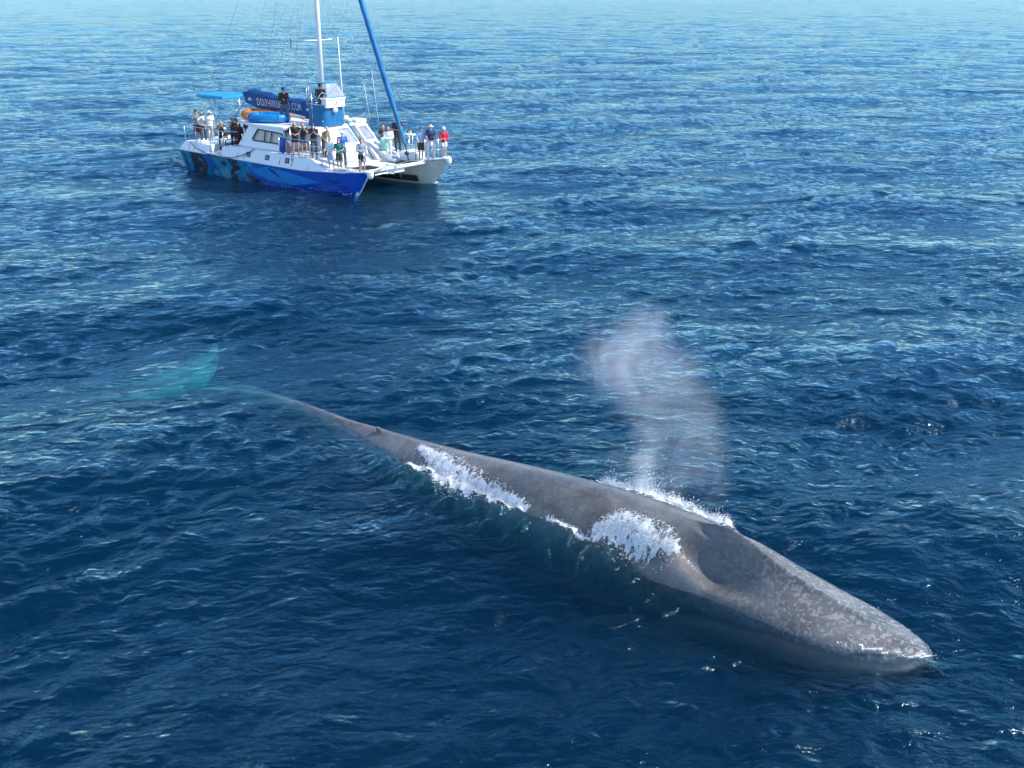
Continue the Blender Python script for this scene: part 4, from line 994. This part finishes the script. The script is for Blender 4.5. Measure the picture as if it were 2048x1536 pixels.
    b.build('body', skin(sk), e, voxel=.0145)
    for s in (-1, 1): q = MB(); q.ell(up(s*.017, -.071, .940), (.006*h, .004*h, .004*h), nu=8, nv=5); q.build('eye', darkm, e)
    if not mask:
        q = MB(); q.ell(up(0, -.073, .893), (.013*h, .004*h, .004*h), nu=8, nv=5); q.build('mouth', mat('lips', (.35, .10, .09), .5), e)
    # shirt
    q = MB(); k = 1.16
    for s in (-1, 1):
        q.capsule(up(s*.045, 0, .80), .044*h, J['sh', s], .039*h); en = J['el', s] if sleeve == 'long' else J['sh', s].lerp(J['el', s], .62)
        q.capsule(J['sh', s], .039*h, en, .033*h)
        if sleeve == 'long': q.capsule(J['el', s], .032*h, J['el', s].lerp(J['ha', s], .86), .023*h)
    q.ell(V3(0, 0, .545), (.102*h*bulk, .075*h*bulk, .055*h)); q.ell(up(0, 0, .63), (.094*h*bulk, .071*h*bulk, .12*h)); q.ell(up(0, 0, .745), (.112*h*bulk, .075*h*bulk, .105*h))
    q.build('shirt', cloth(top), e, voxel=.022)
    q = MB(); q.ell(V3(0, .0, .525), (.096*h*bulk, .070*h*bulk, .055*h))
    if legs == 'skirt':
        q.tube([V3(0, 0, .55), V3(0, 0, .45), V3(0, -.01, .31)], [.085*h, .11*h, .125*h], 16)
    else:
        for s in (-1, 1):
            if legs == 'trousers': q.capsule(J['hip', s], .058*h, J['knee', s], .042*h); q.tube([J['knee', s], J['knee', s].lerp(J['ank', s], .93)], [.042*h, .034*h], 10)
            elif legs == 'long shorts': q.tube([J['hip', s]+V3(0, 0, .01), J['hip', s].lerp(J['knee', s], 1.0)], [.060*h, .062*h], 12)
            else: q.tube([J['hip', s]+V3(0, 0, .01), J['hip', s].lerp(J['knee', s], .55)], [.060*h, .064*h], 12)
    q.build({'trousers': 'trousers', 'skirt': 'skirt'}.get(legs, 'shorts'), cloth(bottom), e, voxel=.02)
    for s in (-1, 1):
        q = MB(); fo = J['ank', s]; q.capsule(fo+V3(0, .018, -.024), .023*h, fo+V3(0, -.09, -.029), .018*h); q.build('shoe', cloth(shoes), e, True)
    # hair
    q = MB(); q.ell(hc+Vector((0, .012*h, .012*h)), (.049*h, .055*h, .064*h), (tilt-.25, 0, 0))
    if long_hair:
        for s in (-1, 0, 1): q.capsule(hc+V3(s*.030, .018, .0), .028*h, up(s*.045, .035 if s == 0 else -.005, .79), .020*h)
        q.capsule(hc+V3(0, .03, .0), .04*h, up(0, .06, .78), .035*h)
    q.build('hair', mat('hair_'+hair, COL[hair], .6, var=.3, scale=30, bump=.5), e, voxel=.02)
    if hat:
        kind, hcm = hat; q = MB(); top_ = hc+V3(0, .006, .030)
        q.ell(top_, (.054*h, .062*h, .052*h), (tilt-.08, 0, 0), nv=8)
        if kind == 'brim':
            M = Matrix.Rotation(tilt-.08, 3, 'X')
            rings = [[top_+M@Vector((r_*h*math.cos(a), r_*h*1.08*math.sin(a), zz*h)) for a in [2*math.pi*i/20 for i in range(20)]] for r_, zz in ((.05, .004), (.105, -.010), (.105, -.015), (.05, -.004))]
            q.loft(rings, caps=False)
        elif kind == 'cap':
            v = [top_+V3(a, b_, c_) for a, b_, c_ in ((-.038, -.04, .002), (.038, -.04, .002), (.030, -.10, -.010), (-.030, -.10, -.010), (-.038, -.04, -.006), (.038, -.04, -.006), (.030, -.10, -.015), (-.030, -.10, -.015))]
            q.add(v, [(0, 1, 2, 3), (7, 6, 5, 4), (0, 3, 7, 4), (1, 5, 6, 2), (3, 2, 6, 7)])
        q.build('hat' if kind == 'brim' else 'cap', cloth(hcm), e, True)
    if mask:
        q = MB(); q.ell(up(0, -.050, .897), (.036*h, .032*h, .030*h)); q.build('face_mask', cloth(mask), e, True)
    return e
W15 = 14
# stern
person(-6.85, -2.45, 1.54, 1.74, 10, 'cam', 'grey', 'redplaid', 'auburn', 'person in grey shirt and red shorts at the very stern holding a camera', hat=('cap', 'maroon'), legs='long shorts', shoes='white')
person(-6.45, -2.35, 1.54, 1.70, 18, 'chest', 'white', 'darkgrey', 'darkhair', 'long haired person in white top and dark trousers beside the one in red shorts', long_hair=True, sleeve='long', shoes='white')
person(-5.75, -2.35, 1.54, 1.76, 12, 'down', 'white', 'beige', 'greyhair', 'person in white shirt and sun hat with pale trousers near the stern', hat=('brim', 'beige'), shoes='white', bulk=1.15)
person(-4.55, -2.45, 1.18, 1.66, 5, 'cam', 'brownblack', 'black', 'blonde', 'blonde person in black clothes raising both hands to face by the boarding steps', long_hair=True)
person(-4.45, -1.55, 1.18, 1.74, 0, 'chest', 'brown', 'maroon', 'brown', 'person in dark brown jacket and olive hat with white mask in the cockpit', hat=('brim', 'olive'), mask='white', sleeve='long')
person(-4.35, -.75, 1.18, 1.78, 20, 'cross', 'maroon', 'darkgrey', 'greyhair', 'person in maroon top and khaki cap behind the brown jacket in the cockpit', hat=('cap', 'khaki'), sleeve='long')
person(-4.35, -2.35, 1.2, 1.30, -5, 'cross', 'darkgrey', 'white', 'darkhair', 'small seated person in white trousers and white cap by the boarding steps', hat=('cap', 'white'), legs='trousers', sit=True, shoes='white')
person(-3.75, -1.9, 1.18, 1.62, 25, 'down', 'maroon', 'maroon', 'darkhair', 'person in maroon clothes standing in the shade against the cabin side', sleeve='long')
person(-5.05, -1.35, 1.19, 1.70, 30, 'cam', 'khaki', 'darkgrey', 'brown', 'person in khaki jacket and green hat holding a camera up in the stern cockpit', hat=('brim', 'olive'), sleeve='long')
person(-3.95, -.3, 1.19, 1.68, -8, 'mix', 'black', 'denim', 'darkhair', 'person in black shirt deep in the shade under the hard top', sleeve='long', sk='tan')
# roof and helm
person(-.92, -.85, 2.91, 1.83, 12, 'mix', 'brownblack', 'denim', 'darkhair', 'person in dark jacket and jeans standing on the cabin roof', sleeve='long', hat=('cap', 'darkgrey'), stance=.075, sk='tan', bulk=1.1)
person(1.36, -.22, 3.21, 1.80, 22, 'wheel', 'black', 'black', 'darkhair', 'person in black jacket steering at the helm under the clear windscreen', sleeve='long', hat=('cap', 'black'), sk='tan', bulk=1.15)
person(.62, -1.95, 1.66, 1.66, 60, 'cross', 'brown', 'darkgrey', 'darkhair', 'dark haired person in brown jacket bending forward beside the cabin roof', sleeve='long', lean=.75, sk='brown')
# side deck
person(1.95, -2.55, 1.66, 1.66, 5, 'cross', 'black', 'black', 'blonde', 'blonde person in black vest and dark shorts next to the pink fender', long_hair=True, legs='shorts', sleeve='short')
person(2.55, -2.5, 1.66, 1.68, 14, 'cam', 'brownblack', 'denim', 'darkhair', 'person in black shirt and blue denim shorts hands at mouth', legs='shorts', shoes='white', mask='black')
person(3.35, -2.5, 1.63, 1.72, 16, 'chest', 'black', 'darkgrey', 'darkhair', 'long haired person in black top and dark cap wearing white mask by the gate rail', hat=('cap', 'darkgrey'), mask='white', long_hair=True)
person(3.55, -2.0, 1.63, 1.60, 55, 'rail', 'khaki', 'brown', 'brown', 'stooping person in khaki jacket and straw hat behind the masked one in black', hat=('brim', 'straw'), sleeve='long', lean=.45)
person(4.62, -2.5, 1.14, 1.68, -10, 'rail', 'white', 'lavender', 'darkhair', 'person in white shirt and lavender skirt standing on the foredeck rail', legs='skirt', sleeve='long', shoes='white')
person(4.65, -1.75, 1.16, 1.86, 12, 'cross', 'blue', 'denim', 'greyhair', 'tall person in blue shirt and white sun hat behind the pink cap', hat=('brim', 'white'), mask='white')
person(5.18, -2.45, 1.16, 1.60, 12, 'cross', 'green', 'olive', 'darkhair', 'person in green shirt and pink cap with white mask and red shoes', hat=('cap', 'pink'), mask='white', legs='long shorts', shoes='red', long_hair=True)
# near bow
person(7.0, -2.60, 1.33, 1.60, 25, 'cross', 'grey', 'black', 'darkhair', 'person in pale grey long sleeved top and black shorts at the near bow', legs='shorts', sleeve='long', mask='grey', sk='tan')
person(6.55, -2.15, 1.22, 1.56, 15, 'rail', 'white', 'darkgrey', 'auburn', 'red haired person in white top and grey skirt leaning on the near bow rail', legs='skirt', mask='white', long_hair=True, sleeve='long')
# centre and far bow
person(3.75, 1.95, 1.17, 1.72, 2, 'chest', 'brownblack', 'tan', 'auburn', 'curly auburn haired person in dark top and tan skirt on the foredeck', legs='skirt', long_hair=True)
person(4.45, 1.65, 1.17, 1.74, 10, 'cross', 'white', 'white', 'brown', 'brown haired person all in white holding a mint green jacket', long_hair=True, sleeve='long', shoes='white')
jx = bw(4.36, 1.40, 2.0); mb = MB(); mb.ell((0, 0, .12), (.24, .08, .26)); mb.ell((.03, .0, -.10), (.20, .07, .28)); mb.ell((-.1, -.02, .2), (.12, .07, .16))
jk = mb.build('jacket', mat('cloth_mint', (.30, .58, .46), .8, var=.15, scale=8, bump=.4), None, voxel=.025); jk.location = jx; jk.rotation_euler = (0, 0, R(10)); tag(jk, 'mint green jacket held in front by the person in white', 'jacket')
person(4.05, 2.72, 1.35, 1.88, 14, 'mix', 'brownblack', 'darkgrey', 'darkhair', 'tall person in dark shirt and red mask right behind the furled blue sail', hat=('cap', 'black'), mask='red', sk='tan', bulk=1.1)
person(6.35, 2.15, 1.28, 1.72, 8, 'rail', 'lightblue', 'brown', 'darkhair', 'person in light blue shirt and brown shorts leaning on the far bow rail', hat=('cap', 'darkgrey'), legs='long shorts', sleeve='long', lean=.12, mask='grey', bulk=1.1)
person(6.78, 2.45, 1.30, 1.80, 18, 'rail', 'navy', 'white', 'greyhair', 'person in navy polo shirt and straw hat with white trousers on the far bow', hat=('brim', 'straw'), mask='lightblue', stance=.075, bulk=1.05)
person(7.40, 2.80, 1.36, 1.62, 14, 'cross', 'red', 'white', 'greyhair', 'person in bright red jacket and white shorts at the tip of the far bow', hat=('cap', 'white'), legs='shorts', sleeve='long', shoes='grey')

# small loose gear on deck
def bag(x, y, z, c, label, cat='bag', s=1.0, rz=0):
    e = thing_at(cat.replace(' ', '_'), x, y, z, label, cat, None, rz)
    mb = MB(); mb.ell((0, 0, .13*s), (.20*s, .13*s, .14*s)); mb.ell((.06*s, .02, .24*s), (.11*s, .09*s, .08*s)); mb.build('body', cloth(c), e, voxel=.03)
    mb = MB(); mb.tube([(-.12*s, 0, .24*s), (-.05*s, 0, .36*s), (.08*s, 0, .36*s), (.13*s, 0, .24*s)], .014, 5); mb.build('strap', rope, e, True)
bag(-5.0, -1.9, 1.18, 'navy', 'navy blue bag lying in the stern cockpit by the boarding steps')
bag(3.0, .9, 1.18, 'lime', 'lime yellow bag left at the foot of the companionway', s=.8)
bag(5.0, 2.7, 2.45, 'lime', 'small lime yellow bag on the raised white seat beside the jib', s=.6)
bag(.2, 1.6, 3.13, 'grey', 'grey bag on the roof hatch behind the mast', s=.9)
def coil(x, y, z, c, label):
    e = thing_at('rope_coil', x, y, z, label, 'rope'); mb = MB(); pts = []
    for k in range(90): a = k*.42; r = .16+.02*math.sin(k*1.7); pts.append((r*math.cos(a), r*math.sin(a)*.8, .02+.0012*k))
    mb.tube(pts, .012, 5); mb.build('coil', mat(c[0], c[1], .8), e, True)
coil(5.6, -2.3, 1.2, ('rope_white', (.6, .58, .5)), 'pale coiled rope on the near foredeck behind the bow')
coil(-7.3, -2.3, 1.55, ('rope_blue', (.05, .12, .3)), 'blue coiled rope on the stern deck of the near hull')
